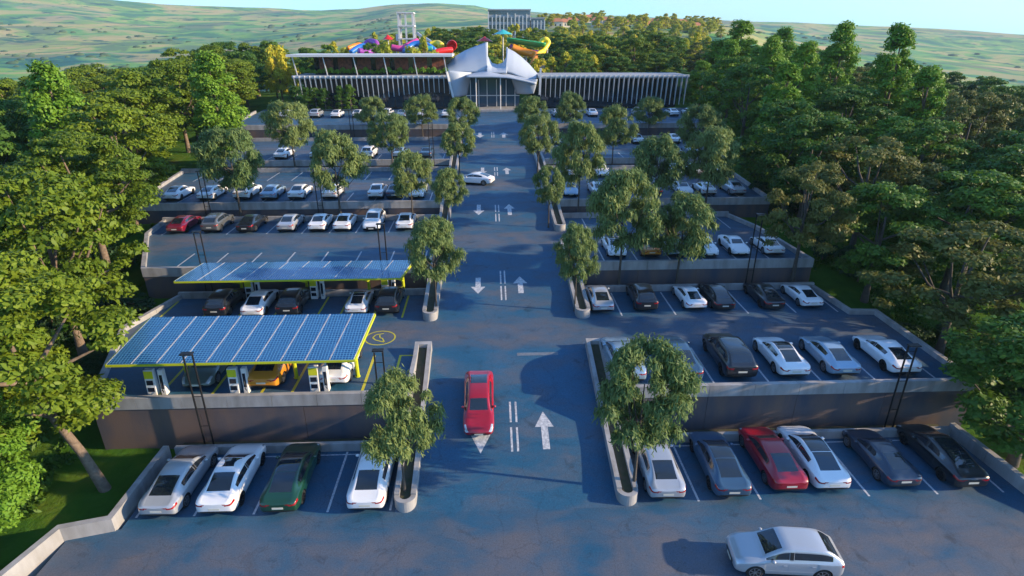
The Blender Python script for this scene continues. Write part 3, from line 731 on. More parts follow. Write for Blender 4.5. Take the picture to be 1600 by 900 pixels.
def pmesh(me, key, mats):
    k = (me.name, key)
    if k not in MC:
        c = me.copy(); c.materials.clear()
        for m in mats: c.materials.append(M[m])
        if len(mats) == 1:
            c.polygons.foreach_set('material_index', [0]*len(c.polygons))
        MC[k] = c
    return MC[k]
def make_mirror(side, paint):
    k = ('mirror', side, paint)
    if k not in MC:
        bm = bmesh.new(); bmesh.ops.create_uvsphere(bm, u_segments=10, v_segments=6, radius=1)
        for v in bm.verts: v.co = Vector((v.co.x*.11+side*.07, v.co.y*.075-(.02 if v.co.y < 0 else 0), v.co.z*.075))
        for f in bm.faces: f.smooth = True
        me = bpy.data.meshes.new('mirror'); bm.to_mesh(me); bm.free(); me.materials.append(M[paint]); MC[k] = me
    return MC[k]
PNAME = {'side_window_f': 'side_window', 'side_window_r': 'side_window', 'door_f': 'door', 'door_r': 'door', 'wheel_arch': 'wheel_arch', 'dark_trim': 'sill_trim'}
def build_car(kind, paint, roof, label, group, loc, rz=0, rx=0, far=False, scale=1, dark_rims=False):
    p = PR[kind]; pm = 'paint_'+paint+'_car'
    root = empty('parked_car', loc, rz, label, 'car', group); root.rotation_euler = (rx, 0, rz); root.scale = (scale,)*3
    def add(name, me, parent=root, loc=None, rot=None):
        o = bpy.data.objects.new(name, me); col.objects.link(o); o.parent = parent
        if loc: o.location = loc
        if rot: o.rotation_euler = rot
        return o
    add('body', pmesh(p['body'], pm, [pm, 'gap']))
    for k, me in p['parts']:
        mt = {'windscreen': 'car_glass', 'rear_window': 'car_glass', 'side_window_f': 'car_glass', 'side_window_r': 'car_glass', 'headlight': 'headlight', 'taillight': 'taillight',
              'grille': 'trim', 'dark_trim': 'trim', 'wheel_arch': 'gap'}.get(k, pm)
        if k == 'roof_panel' and roof == 'black': mt = 'car_glass'
        if far and k in ('wheel_arch', 'grille', 'dark_trim') and k != 'dark_trim': mt = mt
        d = add(PNAME.get(k, k), pmesh(me, mt, [mt]))
        if k in ('door_f', 'door_r') and not far:
            sx = 1 if me.vertices[0].co.x > 0 else -1
            ymn = min(v.co.y for v in me.vertices); zmx = max(v.co.z for v in me.vertices)
            key = ('hd', pm, sx, k, kind)
            if key not in MC: MC[key] = MB().box(-.012, -.08, -.012, .012, .08, .012).mesh('door_handle', pm)
            xm = max(abs(v.co.x) for v in me.vertices)
            add('handle', MC[key], d, (sx*(xm-.004), ymn+.16, zmx-.13))
    if roof == 'sun':
        y0, y1 = -.38, .28; zt = 1.437 if kind == 'fastback' else 1.466
        key = ('sunroof', kind)
        if key not in MC:
            q = MB(); vs = []; nx = 8
            for y in (y0, 0, y1):
                for i in range(nx+1):
                    x = -.5+i/nx; vs.append((x*.92, y, zt-.16*x*x*.9-(.02 if y > .1 else .004 if y < -.1 else 0)))
            q.add(vs, [(r_*(nx+1)+i, r_*(nx+1)+i+1, (r_+1)*(nx+1)+i+1, (r_+1)*(nx+1)+i) for r_ in range(2) for i in range(nx)])
            MC[key] = q.mesh('sunroof', 'car_glass')
        add('sunroof', MC[key])
    tm, rims = WH[p['wr']]; rm = rims[1 if dark_rims else 0]
    for yy in (p['ya'], p['yr']):
        for s in (1, -1):
            wh = add('wheel', tm, root, (s*.80, yy, p['wr']), (0, 0, 0 if s > 0 else math.pi))
            add('rim', rm, wh)
    for s in (1, -1):
        add('mirror', make_mirror(s, pm), root, (s*.88, p['mir'], p['belt']+.07))
    if not far:
        if 'pl' not in MC: MC['pl'] = MB().box(-.26, -.012, -.055, .26, .012, .055).mesh('number_plate', 'plate')
        add('number_plate', MC['pl'], root, (0, p['L0']+.01, .60 if kind != 'suv' else .72))
        add('number_plate', MC['pl'], root, (0, p['L1']-.005, .42))
        key = ('bl', kind)
        if key not in MC: MC[key] = MB().box(-.55, -.02, -.025, .55, .02, .025).mesh('light_bar', 'taillight')
        add('light_bar', MC[key], root, (0, p['L0']+.03, p['st'][1][2]+(p['st'][1][3]-p['st'][1][2])*.86))
    return root
ORD = ['first', 'second', 'third', 'fourth', 'fifth', 'sixth', 'seventh', 'eighth', 'ninth', 'tenth']
TYP = {'fastback': 'fastback car', 'sedan': 'saloon car', 'sports': 'sports coupe', 'suv': 'sport utility vehicle'}
def row(rowname, lev, y, cars, far=False):
    """cars listed outwards from the road: (x, kind, paint, roof, facing, label or None)"""
    for i, c in enumerate(cars):
        x, kind, paint, roof, rz = c[:5]; lab = c[5] if len(c) > 5 else None
        yy = y+(c[6] if len(c) > 6 else 0)
        lab = lab or f'{paint} {TYP[kind]}, {ORD[i]} from road, {rowname}'
        build_car(kind, paint, roof, lab, 'cars parked in the terraces', (x, yy, LEV[lev]), rz+random.uniform(-.025, .025), 0, far, scale=.87 if y > 36 else 1, dark_rims=random.random() < .4)
U = math.pi
row('nearest left row', 0, 24.35, [(-6.1, 'fastback', 'white', '', 0, 'white fastback car partly under the tree of the nearest left planter'),
    (-10.2, 'fastback', 'green', 'black', 0, 'dark green fastback car with black roof in the nearest left row'),
    (-13.15, 'sedan', 'white', 'sun', 0, 'white saloon car with dark sunroof between the silver and the green car'),
    (-15.75, 'fastback', 'silver', '', 0, 'silver fastback car beside the lower left boundary wall')])
row('nearest right row', 0, 24.5, [(8.55, 'fastback', 'silver', '', 0, 'silver fastback car beside the nearest right planter'),
    (11.8, 'fastback', 'dark blue', 'black', 0, 'dark blue fastback car between the silver car and an empty bay'),
    (14.75, 'fastback', 'red', '', 0, 'bright red fastback car parked next to the white one with black roof', .3),
    (16.95, 'fastback', 'white', 'black', 0, 'white fastback car with black roof beside the parked red car', .3),
    (20.6, 'sports', 'navy', '', 0, 'navy sports coupe, second from the lower right boundary wall', .2),
    (23.9, 'fastback', 'black', 'black', 0, 'black fastback car beside the lower right boundary wall', .2)])
row('row above the first right wall', 1, 30.9, [(7.9, 'fastback', 'pale blue', '', 0, 'pale blue car almost hidden behind the tall tree right of the road'), (11.2, 'fastback', 'dark blue', '', 0, 'dark blue fastback car half hidden by the tall tree above the first right wall'),
    (14.4, 'suv', 'black', 'black', 0, 'black sport utility vehicle above the first right wall'),
    (17.6, 'sports', 'white', 'black', 0, 'white sports coupe with black roof above the first right wall'),
    (20.6, 'sports', 'pale blue', '', 0, 'pale blue sports coupe between two white ones above the first right wall'),
    (24.2, 'sports', 'white', '', 0, 'white sports coupe behind the lamp mast above the first right wall')])
row('far row of second right terrace', 1, 40.0, [(8.1, 'fastback', 'silver', '', 0), (11.3, 'suv', 'black', '', 0), (14.9, 'sports', 'white', '', 0), (16.95, 'fastback', 'black', '', 0), (20.6, 'fastback', 'black', '', 0), (23.5, 'sports', 'white', '', 0)])
row('row under the rear solar canopy', 1, 40.2, [(-7.4, 'suv', 'black', '', 0), (-9.6, 'sports', 'white', 'black', 0), (-14.4, 'suv', 'black', '', 0), (-16.9, 'fastback', 'white', '', 0), (-19.4, 'suv', 'black', '', 0)])
row('row under the large solar canopy', 1, 31.1, [(-9.0, 'sports', 'white', '', 0, 'white sports coupe behind the charger nearest the road'), (-12.8, 'fastback', 'orange', '', 0, 'orange car behind the middle charger'), (-16.6, 'sports', 'grey-green', '', U, 'grey-green sports coupe facing out beside the leftmost charger')])
row('far row of third left terrace', 2, 54.5, [(-7.9, 'sedan', 'white', '', 0), (-10.9, 'suv', 'white', '', U), (-13.6, 'sedan', 'white', '', 0), (-15.9, 'sedan', 'white', '', 0), (-18.7, 'sedan', 'silver', '', 0), (-22.3, 'sedan', 'black', '', 0), (-25.5, 'suv', 'grey', '', 0), (-28.6, 'fastback', 'crimson', '', 0)])
row('near row of third right terrace', 2, 46.4, [(10.4, 'sports', 'white', 'black', U), (13.2, 'sports', 'orange', 'black', 0), (15.4, 'sports', 'pale blue', '', 0), (17.9, 'fastback', 'white', '', U), (20.6, 'sports', 'white', '', U), (23.4, 'sports', 'white', '', 0)])
row('near row of fourth left terrace', 3, 61.3, [(-7.4, 'sedan', 'white', '', U), (-9.7, 'sedan', 'dark blue', '', 0), (-11.6, 'sedan', 'white', '', 0), (-16.2, 'sedan', 'white', '', 0), (-19.6, 'sedan', 'white', '', 0), (-22.4, 'fastback', 'pale blue', '', 0), (-25.0, 'suv', 'white', 'black', 0), (-28.6, 'fastback', 'white', '', 0), (-32, 'fastback', 'white', '', 0)])
row('near row of fourth right terrace', 3, 61.3, [(8.6, 'sports', 'pale blue', '', U), (11.5, 'fastback', 'white', '', 0), (17.2, 'fastback', 'navy', '', 0), (20.6, 'sports', 'white', 'black', U), (23.0, 'sports', 'white', '', 0), (26.0, 'fastback', 'silver', '', 0)])
row('far row of fourth right terrace', 3, 70.6, [(10.2, 'sedan', 'white', '', 0), (13.5, 'sedan', 'white', '', U), (18.8, 'sedan', 'navy', '', 0), (22.4, 'sedan', 'white', '', U), (24.8, 'sedan', 'white', '', 0), (27.6, 'fastback', 'silver', '', 0)])
row('near row of fifth left terrace', 4, 78.5, [(-8.0, 'sedan', 'dark blue', '', 0), (-11.5, 'sedan', 'pale blue', '', 0), (-15.5, 'suv', 'white', '', 0), (-22, 'sedan', 'white', '', 0), (-26.5, 'fastback', 'white', '', 0)], True)
row('near row of fifth right terrace', 4, 78.5, [(9.5, 'sedan', 'crimson', '', 0), (12.5, 'sedan', 'dark blue', '', 0), (24.5, 'sedan', 'silver', '', 0), (27, 'sedan', 'pale blue', '', 0)], True)
row('far row of fifth right terrace', 4, 88.5, [(10, 'sedan', 'white', '', 0), (14.8, 'sedan', 'red', '', 0), (19.5, 'suv', 'silver', '', 0), (22, 'sedan', 'white', '', 0), (27.5, 'sedan', 'white', '', 0)], True)
row('top left terrace', 5, 105, [(-7, 'sedan', 'white', '', 0), (-11, 'sedan', 'white', '', 0), (-14.5, 'sedan', 'pale blue', '', 0), (-17, 'suv', 'white', '', 0), (-22, 'sedan', 'white', '', 0), (-25.5, 'sedan', 'white', '', 0), (-29, 'suv', 'silver', '', 0), (-34, 'sedan', 'white', '', 0)], True)
row('top right terrace', 5, 105, [(12, 'sedan', 'white', '', 0), (15, 'sedan', 'pale blue', '', 0), (18, 'sedan', 'white', '', 0), (21.5, 'sedan', 'silver', '', 0), (26, 'suv', 'white', '', 0), (29, 'sedan', 'dark blue', '', 0), (32, 'sedan', 'white', '', 0), (35, 'sedan', 'white', '', 0)], True)
# moving cars
x, y, z = proad(750, 640)
rc = build_car('fastback', 'red', '', 'red car driving towards the viewer down the ramp', None, (x-.05, 28.35, zroad(28.35)), U, 0, scale=.91)
ang = math.atan2(zroad(31)-zroad(27), 4); rc.rotation_euler = (-ang, 0, U); rc.name = 'driving_car'
o = build_car('suv', 'silver', '', 'silver grey sport utility vehicle crossing the asphalt at the bottom edge', None, (P(1225, 880, .3)[0], 18.35, 0), R(84), 0, scale=.94); o.name = 'driving_car'
o = build_car('fastback', 'white', '', 'white car turning across the road at the fourth terrace', None, (P(742, 288, 5.8)[0], P(742, 288, 5.8)[1]+.4, 5.8), R(72), 0, scale=.9); o.name = 'driving_car'

# ---------------------------------------------------------------- solar canopies, chargers, lamps
def canopy(x0, x1, ya, za, yb, zb, label, npan, posts, skew=0):
    """panel field from the low edge (ya,za) to the high edge (yb,zb)"""
    root = empty('solar_canopy', (x0, ya, 2.7), 0, label, 'solar canopy')
    L_ = math.hypot(yb-ya, zb-za); a = math.atan2(zb-za, yb-ya); w_ = x1-x0
    pw = w_/npan
    for k in range(npan):
        q = MB().box(.012, 0, -.02, pw-.012, L_, .02)
        # skew the field like the parallelogram plan of the roof
        q.v = [(vx+skew*vy/L_, vy, vz) for vx, vy, vz in q.v]
        o = q.build('solar_panel', 'solar_cell', root); o.location = (k*pw, 0, za-2.7); o.rotation_euler = (a, 0, 0)
        f = MB(); t = .022
        for (ax, ay, bx, by) in ((0, 0, 0, L_), (pw, 0, pw, L_)):
            f.bar((ax+skew*ay/L_+(.02 if ax == 0 else -.02), ay, .012), (bx+skew*by/L_+(.02 if ax == 0 else -.02), by, .012), t, .035)
        f.build('panel_frame', 'paint_white', o)
    b = MB()
    for yy, zz, sk in ((ya, za, 0), (yb, zb, skew)):
        b.bar((sk-.05, yy-ya, zz-2.7-.09), (w_+sk+.05, yy-ya, zz-2.7-.07), .10, .11)
    b.bar((w_+.03, 0, za-2.7-.07), (w_+skew+.03, yb-ya, zb-2.7-.07), .1, .14); b.bar((-.03, 0, za-2.7-.07), (skew-.03, yb-ya, zb-2.7-.07), .1, .14)
    b.build('edge_beam', 'lime_metal', root)
    for px_, hi in posts:
        q = MB(); zl = za-2.7-.15; ym = (yb-ya)*.5; zm = (za+zb)/2-2.7-.2
        yb0 = ym+.3 if not hi else (yb-ya)*.9
        q.tube([(px_-x0, yb0, 0), (px_-x0, yb0+.0, 1.2), (px_-x0, yb0-.25, zm)], [.12, .11, .09], 8)
        q.bar((px_-x0, yb0, 1.15), (px_-x0, .25, zl), .09, .09)
        q.bar((px_-x0, yb0, 1.15), (px_-x0, (yb-ya)-.2, zb-2.7-.2), .09, .09)
        q.tube([(px_-x0, yb0, 0), (px_-x0, yb0, .05)], .16, 10)
        q.build('post', 'lime_metal', root)
    return root
xa = P(204, 562, 5.15)[0]; xb = P(553, 562, 5.15)[0]; xc = P(585, 490, 5.95)[0]
yA = P(553, 562, 5.15)[1]; yB = P(585, 490, 5.95)[1]
canopy(xa-1.0, xb, yA, 5.15, yB, 5.95, 'large blue solar canopy with lime edge over the nearest charging bays', 10, [(-17.6, 0), (-11.4, 0), (xb-.5, 0)], skew=xc-xb)
xa = P(277, 436, 5.3)[0]; xb = P(625, 436, 5.3)[0]; yA = P(500, 436, 5.3)[1]
canopy(xa, xb, yA, 5.3, 42.4, 5.42, 'rear blue solar canopy with lime edge in front of the second left wall', 10, [(-18.9, 1), (-14.0, 1), (-9.3, 1), (xb-.3, 1)], skew=.6)

def charger(x, y, z, label, sz=.84):
    root = empty('charging_station', (x, y, z), 0, label, 'charger', 'charging stations'); root.scale = (1, 1, sz)
    for s, nm in ((-.32, 'cabinet'), (.32, 'cabinet')):
        q = MB(); wd = .26 if s < 0 else .14
        q.add([(s-wd, -.2, 0), (s+wd, -.2, 0), (s+wd, .2, 0), (s-wd, .2, 0), (s-wd, -.08, 1.85), (s+wd, -.08, 1.85), (s+wd, .2, 1.85), (s-wd, .2, 1.85)],
              [(0, 3, 2, 1), (4, 5, 6, 7), (0, 1, 5, 4), (1, 2, 6, 5), (2, 3, 7, 6), (3, 0, 4, 7)])
        q.build('cabinet', 'white_wall', root, bevel=.03)
    def pan(x0, x1, z0, z1, nm, mt):
        f = lambda zz: -.2+.12*zz/1.85-.012
        q = MB(); q.add([(x0, f(z0), z0), (x1, f(z0), z0), (x1, f(z1), z1), (x0, f(z1), z1), (x0, f(z0)+.01, z0), (x1, f(z0)+.01, z0), (x1, f(z1)+.01, z1), (x0, f(z1)+.01, z1)],
                        [(0, 1, 2, 3), (1, 5, 6, 2), (4, 0, 3, 7), (3, 2, 6, 7), (0, 4, 5, 1)]); q.build(nm, mt, root)
    pan(-.56, -.08, 1.25, 1.78, 'yellow_panel', 'charger_yellow')
    pan(-.5, -.14, .78, 1.12, 'screen', 'screen'); pan(-.5, -.14, .3, .6, 'screen', 'screen')
    pan(.24, .40, .5, 1.5, 'socket_panel', 'screen')
    q = MB(); q.tube([(.32, -.2, 1.1), (.40, -.36, .8), (.42, -.34, .35), (.30, -.26, .5)], .018, 6); q.build('cable', 'black_metal', root)
mat('charger_yellow', (.62, .62, .02), .4)
for px, nm in ((250, 'leftmost under the large canopy beside the grey-green car'), (376, 'in the middle under the large canopy'), (500, 'nearest the road under the large canopy')):
    x, y = P(px, 616, 2.7); charger(x, 28.75, 2.7, 'white charging station with yellow face, '+nm)
for px, nm in ((400, 'leftmost charger'), (499, 'middle charger'), (609, 'charger nearest the road')):
    x, y = P(px, 466, 2.7); charger(x, 41.7, 2.7, f'white charging station behind the black cars, {nm} of the rear canopy')

def lamp(px, pb, pt, z, Y, label, face=1):
    b = at(px, pb, Y); x = b.x; top = at(px, pt, Y).z; h = top-z
    root = empty('lamp_mast', (x, Y, z), 0, label, 'street lamp', 'twin-pole lamp masts'); q = MB(); g = .24
    for s in (-1, 1): q.tube([(s*g, 0, 0), (s*g, 0, h)], .05, 8); q.box(s*g-.11, -.11, 0, s*g+.11, .11, .06)
    q.build('pole', 'black_metal', root)
    q = MB()
    for zz in np.arange(1.4, h, 1.9): q.bar((-g, 0, zz), (g, 0, zz), .03, .03)
    q.build('brace', 'black_metal', root)
    q = MB(); q.box(-g-.08, -.24, h, g+.08, .1, h+.07); q.build('lamp_head', 'black_metal', root, bevel=.02)
    q = MB(); q.box(-g-.03, -.21, h-.02, g+.03, -.09, h-.002); q.build('lens', 'paint_white', root)
for a in [(325, 685, 552, 0, 27.45, 'twin-pole black lamp mast between the large canopy and the white cars'),
          (1392, 655, 540, 0, 27.45, 'twin-pole black lamp mast in front of the first right wall'),
          (596, 600, 547, 2.7, 29.3, 'short twin-pole black lamp mast beside the tree of the nearest left planter'),
          (322, 430, 362, 2.7, 42.6, 'twin-pole black lamp mast behind the left end of the rear canopy'),
          (601, 420, 350, 2.7, 42.6, 'twin-pole black lamp mast behind the right end of the rear canopy'),
          (1170, 440, 335, 2.7, 42.6, 'twin-pole black lamp mast in front of the second right wall'),
          (326, 335, 268, 4.5, 57.0, 'twin-pole black lamp mast behind the crimson and grey cars'),
          (502, 335, 262, 4.5, 57.0, 'twin-pole black lamp mast behind the white cars of the third left terrace'),
          (676, 268, 192, 5.8, 74.0, 'twin-pole black lamp mast of the fourth left terrace near the road'),
          (551, 210, 172, 6.7, 92.1, 'twin-pole black lamp mast of the fifth left terrace')]:
    lamp(*a)

# ---------------------------------------------------------------- trees
def leaf_mesh(name, pts, nrm, size, matn, asp=1.0, droop=0.0):
    """many small leaf-clump faces at pts, facing roughly nrm"""
    n = len(pts); pts = np.asarray(pts); nrm = np.asarray(nrm)+rng.normal(0, .55, (n, 3)); nrm /= np.linalg.norm(nrm, axis=1)[:, None]
    up = np.tile([0, 0, 1.0], (n, 1))+rng.normal(0, .35 if droop else 1.0, (n, 3))
    t = np.cross(nrm, up); t /= np.linalg.norm(t, axis=1)[:, None]+1e-6; b = np.cross(t, nrm)
    s = size*rng.uniform(.6, 1.35, (n, 1)); h = s*asp
    bend = nrm*s*.18
    v = np.empty((n, 6, 3))
    v[:, 0] = pts+b*h; v[:, 1] = pts+t*s*.5+b*h*.35-bend; v[:, 2] = pts+t*s*.38-b*h*.55-bend
    v[:, 3] = pts-b*h; v[:, 4] = pts-t*s*.42-b*h*.4-bend; v[:, 5] = pts-t*s*.5+b*h*.45-bend
    me = bpy.data.meshes.new(name); me.vertices.add(n*6); me.vertices.foreach_set('co', v.reshape(-1))
    me.loops.add(n*6); me.loops.foreach_set('vertex_index', np.arange(n*6)); me.polygons.add(n)
    me.polygons.foreach_set('loop_start', np.arange(0, n*6, 6)); me.update(calc_edges=True)
    at_ = me.attributes.new('tint', 'FLOAT', 'FACE'); at_.data.foreach_set('value', rng.uniform(0, 1, n).astype(np.float32))
    me.materials.append(M[matn]); return me
def clumps(centres, radii, per, flat=.7, shell=.75, droop=0.0):
    P_, N_ = [], []
    for c, r in zip(centres, radii):
        k = int(per*(r**1.6)); d = rng.normal(0, 1, (k, 3)); d /= np.linalg.norm(d, axis=1)[:, None]
        d[:, 2] = np.where(d[:, 2] < -.35, -d[:, 2]*.6, d[:, 2])
        rr = r*(shell+(1-shell)*rng.uniform(0, 1, (k, 1)))*rng.uniform(.8, 1.08, (k, 1))
        p = d*rr; p[:, 2] *= flat
        if droop: p[:, 2] -= droop*rng.uniform(0, 1, k)**1.5*r*np.clip(np.hypot(p[:, 0], p[:, 1])/r, 0, 1)
        P_.append(p+np.array(c)); N_.append(d+np.array([0, 0, .5]))
    return np.vstack(P_), np.vstack(N_)
def crown_pts(shape, h0, h1, rad, ncl, crr, seed):
    r_ = np.random.default_rng(seed); C, Q = [], []
    k = 0
    while len(C) < ncl:
        t = r_.uniform(0, 1)
        if shape == 'round': env = math.sin(math.pi*(.12+.83*t))**.6
        elif shape == 'cone': env = (1-t)**.8*.95+.08
        elif shape == 'column': env = math.sin(math.pi*(.15+.80*t**.8))**.7*(1-.35*t)
        elif shape == 'flat': env = math.sin(math.pi*(.25+.7*t))**.5
        a = r_.uniform(0, 2*math.pi); q = r_.uniform(.45, 1)**.5
        rr = rad*env*q*(1+.18*math.sin(3*a+seed))
        p = (rr*math.cos(a), rr*math.sin(a), h0+(h1-h0)*t)
        cr = crr*r_.uniform(.65, 1.3)*(1-.35*t if shape == 'cone' else 1)
        if all((p[0]-c[0])**2+(p[1]-c[1])**2+(p[2]-c[2])**2 > (.62*min(cr, q2))**2 for c, q2 in zip(C, Q)): C.append(p); Q.append(cr)
        k += 1
        if k > 4000: break
    return C, Q
def trunk_mesh(h, r, C, seed, lean=(0, 0), matn='bark', nl=7, split=.4):
    r_ = random.Random(seed); q = MB(); pts = []
    for i in range(7):
        t = i/6; pts.append((lean[0]*t+.05*h*.2*math.sin(3*t+seed)*t, lean[1]*t+.04*h*.2*math.cos(2*t+seed)*t, h*t))
    q.tube([(0, 0, -.4)]+pts, [r*1.5, r*1.25]+[r*(1-.72*i/6) for i in range(1, 7)], 9)
    cs = sorted(C, key=lambda c: r_.random())[:nl]
    for c in cs:
        t = split+(1-split)*r_.uniform(0, .7)*.9; base = Vector((lean[0]*t, lean[1]*t, h*t)); e = Vector(c)
        if e.z < base.z: base.z = max(h*split*.9, e.z-.5)
        mid = base.lerp(e, .5)+Vector((0, 0, -.12*(e-base).length))
        q.tube([base, mid, e], [r*.42, r*.28, r*.1], 6, False)
    return q.mesh('trunk', matn, True)
TV = {}
def tree_kind(key, shape, h, h0, rad, ncl, crr, per, leaf, matn, nvar, trunk_r=.22, trunk_mat='bark', flat=.7, asp=1., droop=0, shell=.72, lean=(0, 0)):
    TV[key] = []
    for v in range(nvar):
        sd_ = sum(map(ord, key))*3+v*17
        C, Q = crown_pts(shape, h0, h-crr*.6, rad, ncl, crr, sd_)
        C = [(c[0]+lean[0], c[1]+lean[1], c[2]) for c in C]
        p, n = clumps(C, Q, per, flat, shell, droop)
        cm = leaf_mesh('crown', p, n, leaf, matn, asp, droop)
        tm = trunk_mesh(h*.86 if shape in ('cone', 'column') else h*.72, trunk_r, C, sd_, lean, trunk_mat)
        TV[key].append((cm, tm, h, rad))
# key, shape, height, crown base, radius, clumps, clump radius, leaves per, leaf size
tree_kind('forest', 'round', 13, 3.6, 3.9, 60, 1.15, 210, .17, 'leaf_forest', 4, .28, flat=.55, shell=.6)
tree_kind('forest_near', 'round', 13, 4.6, 4.2, 78, 1.0, 420, .12, 'leaf_forest', 2, .34, flat=.5, shell=.6)
tree_kind('bush_near', 'round', 8.5, 1.4, 3.2, 70, .8, 520, .09, 'leaf_bright', 1, .2, flat=.75, shell=.6)
tree_kind('willow', 'round', 7, 2.8, 2.2, 62, .62, 640, .062, 'leaf_willow', 6, .10, 'bark_dark', flat=.8, asp=2.3, droop=.9, shell=.35)
tree_kind('right', 'round', 13, 3.5, 4.2, 60, 1.2, 200, .17, 'leaf_right', 3, .28, 'bark_dark', flat=.55, shell=.6)
tree_kind('olive', 'flat', 12, 4.0, 4.2, 52, 1.1, 240, .14, 'leaf_olive', 2, .26, 'bark_dark', flat=.6, shell=.55)
tree_kind('poplar', 'column', 16, 2.5, 2.8, 80, 1.0, 240, .17, 'leaf_bright', 2, .25, flat=1.0, shell=.55)
tree_kind('conifer', 'cone', 12, 1.2, 2.9, 60, .95, 200, .16, 'leaf_dark', 2, .22, flat=.7)
tree_kind('gold_cone', 'cone', 9, .6, 2.2, 34, .9, 130, .22, 'leaf_yellow', 2, .2, flat=1.0)
tree_kind('gold_round', 'round', 8, 1.5, 3.0, 34, 1.1, 110, .24, 'leaf_yellow', 2, .2, flat=.8)
tree_kind('ball', 'round', 3.2, .9, 1.5, 26, .6, 260, .14, 'leaf_dark', 2, .1, flat=.95)
tree_kind('cypress', 'column', 5.2, .4, .9, 30, .45, 420, .10, 'leaf_right', 1, .08, flat=1.0)
NAMES = {'forest': 'broadleaf_tree', 'forest_near': 'broadleaf_tree', 'bush_near': 'leafy_tree', 'willow': 'willow_tree', 'right': 'shade_tree', 'olive': 'olive_coloured_tree', 'poplar': 'poplar_tree',
         'conifer': 'conifer_tree', 'gold_cone': 'golden_conifer', 'gold_round': 'golden_tree', 'ball': 'round_bush', 'cypress': 'cypress_tree'}
def tree(key, x, y, z=None, h=None, wd=None, label=None, group=None, v=None, rz=None):
    vs = TV[key]; cm, tm, H_, Rd = vs[(v if v is not None else random.randrange(len(vs))) % len(vs)]
    if z is None: z = ground(x, y)
    sz = (h or H_)/H_; sx = (wd/2/Rd) if wd else sz
    root = empty(NAMES[key], (x, y, z), random.uniform(0, 6.28) if rz is None else rz, label, 'tree' if key != 'ball' else 'bush', group)
    root.scale = (sx, sx, sz)
    for nm, me in (('trunk', tm), ('crown', cm)):
        o = bpy.data.objects.new(nm, me); col.objects.link(o); o.parent = root
    return root
def lot_tree(pb, top, wpx, Y, z, label, key='willow', px_top=None):
    """trunk foot seen at column pb, top of crown at row `top`, crown wpx wide"""
    b = at(pb, 500, Y); 
    # column at the height of the foot
    lo, hi = 0, 900
    for _ in range(30):
        m_ = (lo+hi)/2
        if at(pb, m_, Y).z > z: lo = m_
        else: hi = m_
    b = at(pb, lo, Y); h = at(pb, top, Y).z-z
    zc = Y*math.cos(TH)+(CH-z-h*.6)*math.sin(TH)
    wd = wpx/FOC*zc
    return tree(key, b.x, Y, z, h, wd*.93, label, 'lot trees')
G = 'olive-green lot tree '
lot_tree(633, 585, 118, 22.9, .35, G+'in the nearest left planter, beside the red driving car', v if False else 'willow')
lot_tree(990, 530, 148, 22.9, .35, G+'in the nearest right planter, the widest along the road')
lot_tree(682, 337, 82, 38.3, 3.1, G+'in the second left planter, beside the rear canopy')
lot_tree(898, 348, 68, 38.3, 3.1, G+'in the second right planter')
lot_tree(702, 260, 52, 53, 4.9, G+'in the third left planter')
lot_tree(857, 258, 50, 53, 4.9, G+'in the third right planter')
lot_tree(718, 188, 54, 69, 6.2, G+'in the fourth left planter')
lot_tree(840, 175, 60, 69, 6.2, G+'in the fourth right planter')
lot_tree(722, 150, 50, 87, 7.1, G+'in the fifth left planter')
lot_tree(828, 148, 50, 87, 7.1, G+'in the fifth right planter')
for pb, top, wp, Y, z, l in [
    (378, 195, 95, 57.0, 4.5, 'with thin trunk behind the black saloon car on the third left terrace'), (533, 200, 88, 57.0, 4.5, 'behind the white saloon cars on the third left terrace'), (645, 233, 62, 57.0, 4.5, 'at the third left wall, nearest the road'),
    (462, 155, 74, 74, 5.8, 'at the fourth left wall, farthest from the road'), (614, 172, 66, 74, 5.8, 'at the fourth left wall, nearer the road'),
    (586, 150, 48, 92, 6.7, 'at the fifth left wall, farther from the road'), (661, 145, 50, 92, 6.7, 'at the fifth left wall, nearer the road'),
    (966, 258, 108, 42.6, 2.7, 'at the second right wall, nearest the road and large'), (1056, 300, 108, 42.6, 2.7, 'at the second right wall, in the middle'),
    (903, 185, 76, 57, 4.5, 'at the third right wall, nearest the road'), (1020, 208, 82, 57, 4.5, 'at the third right wall, in the middle'), (1100, 196, 92, 57, 4.5, 'at the third right wall, farthest from the road'),
    (956, 163, 60, 74, 5.8, 'at the fourth right wall, nearer the road'), (1084, 160, 66, 74, 5.8, 'at the fourth right wall, farther from the road'),
    (889, 142, 48, 92, 6.7, 'at the fifth right wall, nearer the road'), (1012, 150, 50, 92, 6.7, 'at the fifth right wall, farther from the road')]:
    lot_tree(pb, top, wp, Y, z, G+l)
lot_tree(1236, 240, 125, 42.6, 2.7, 'brownish olive tree at the right end of the second right wall', 'olive')
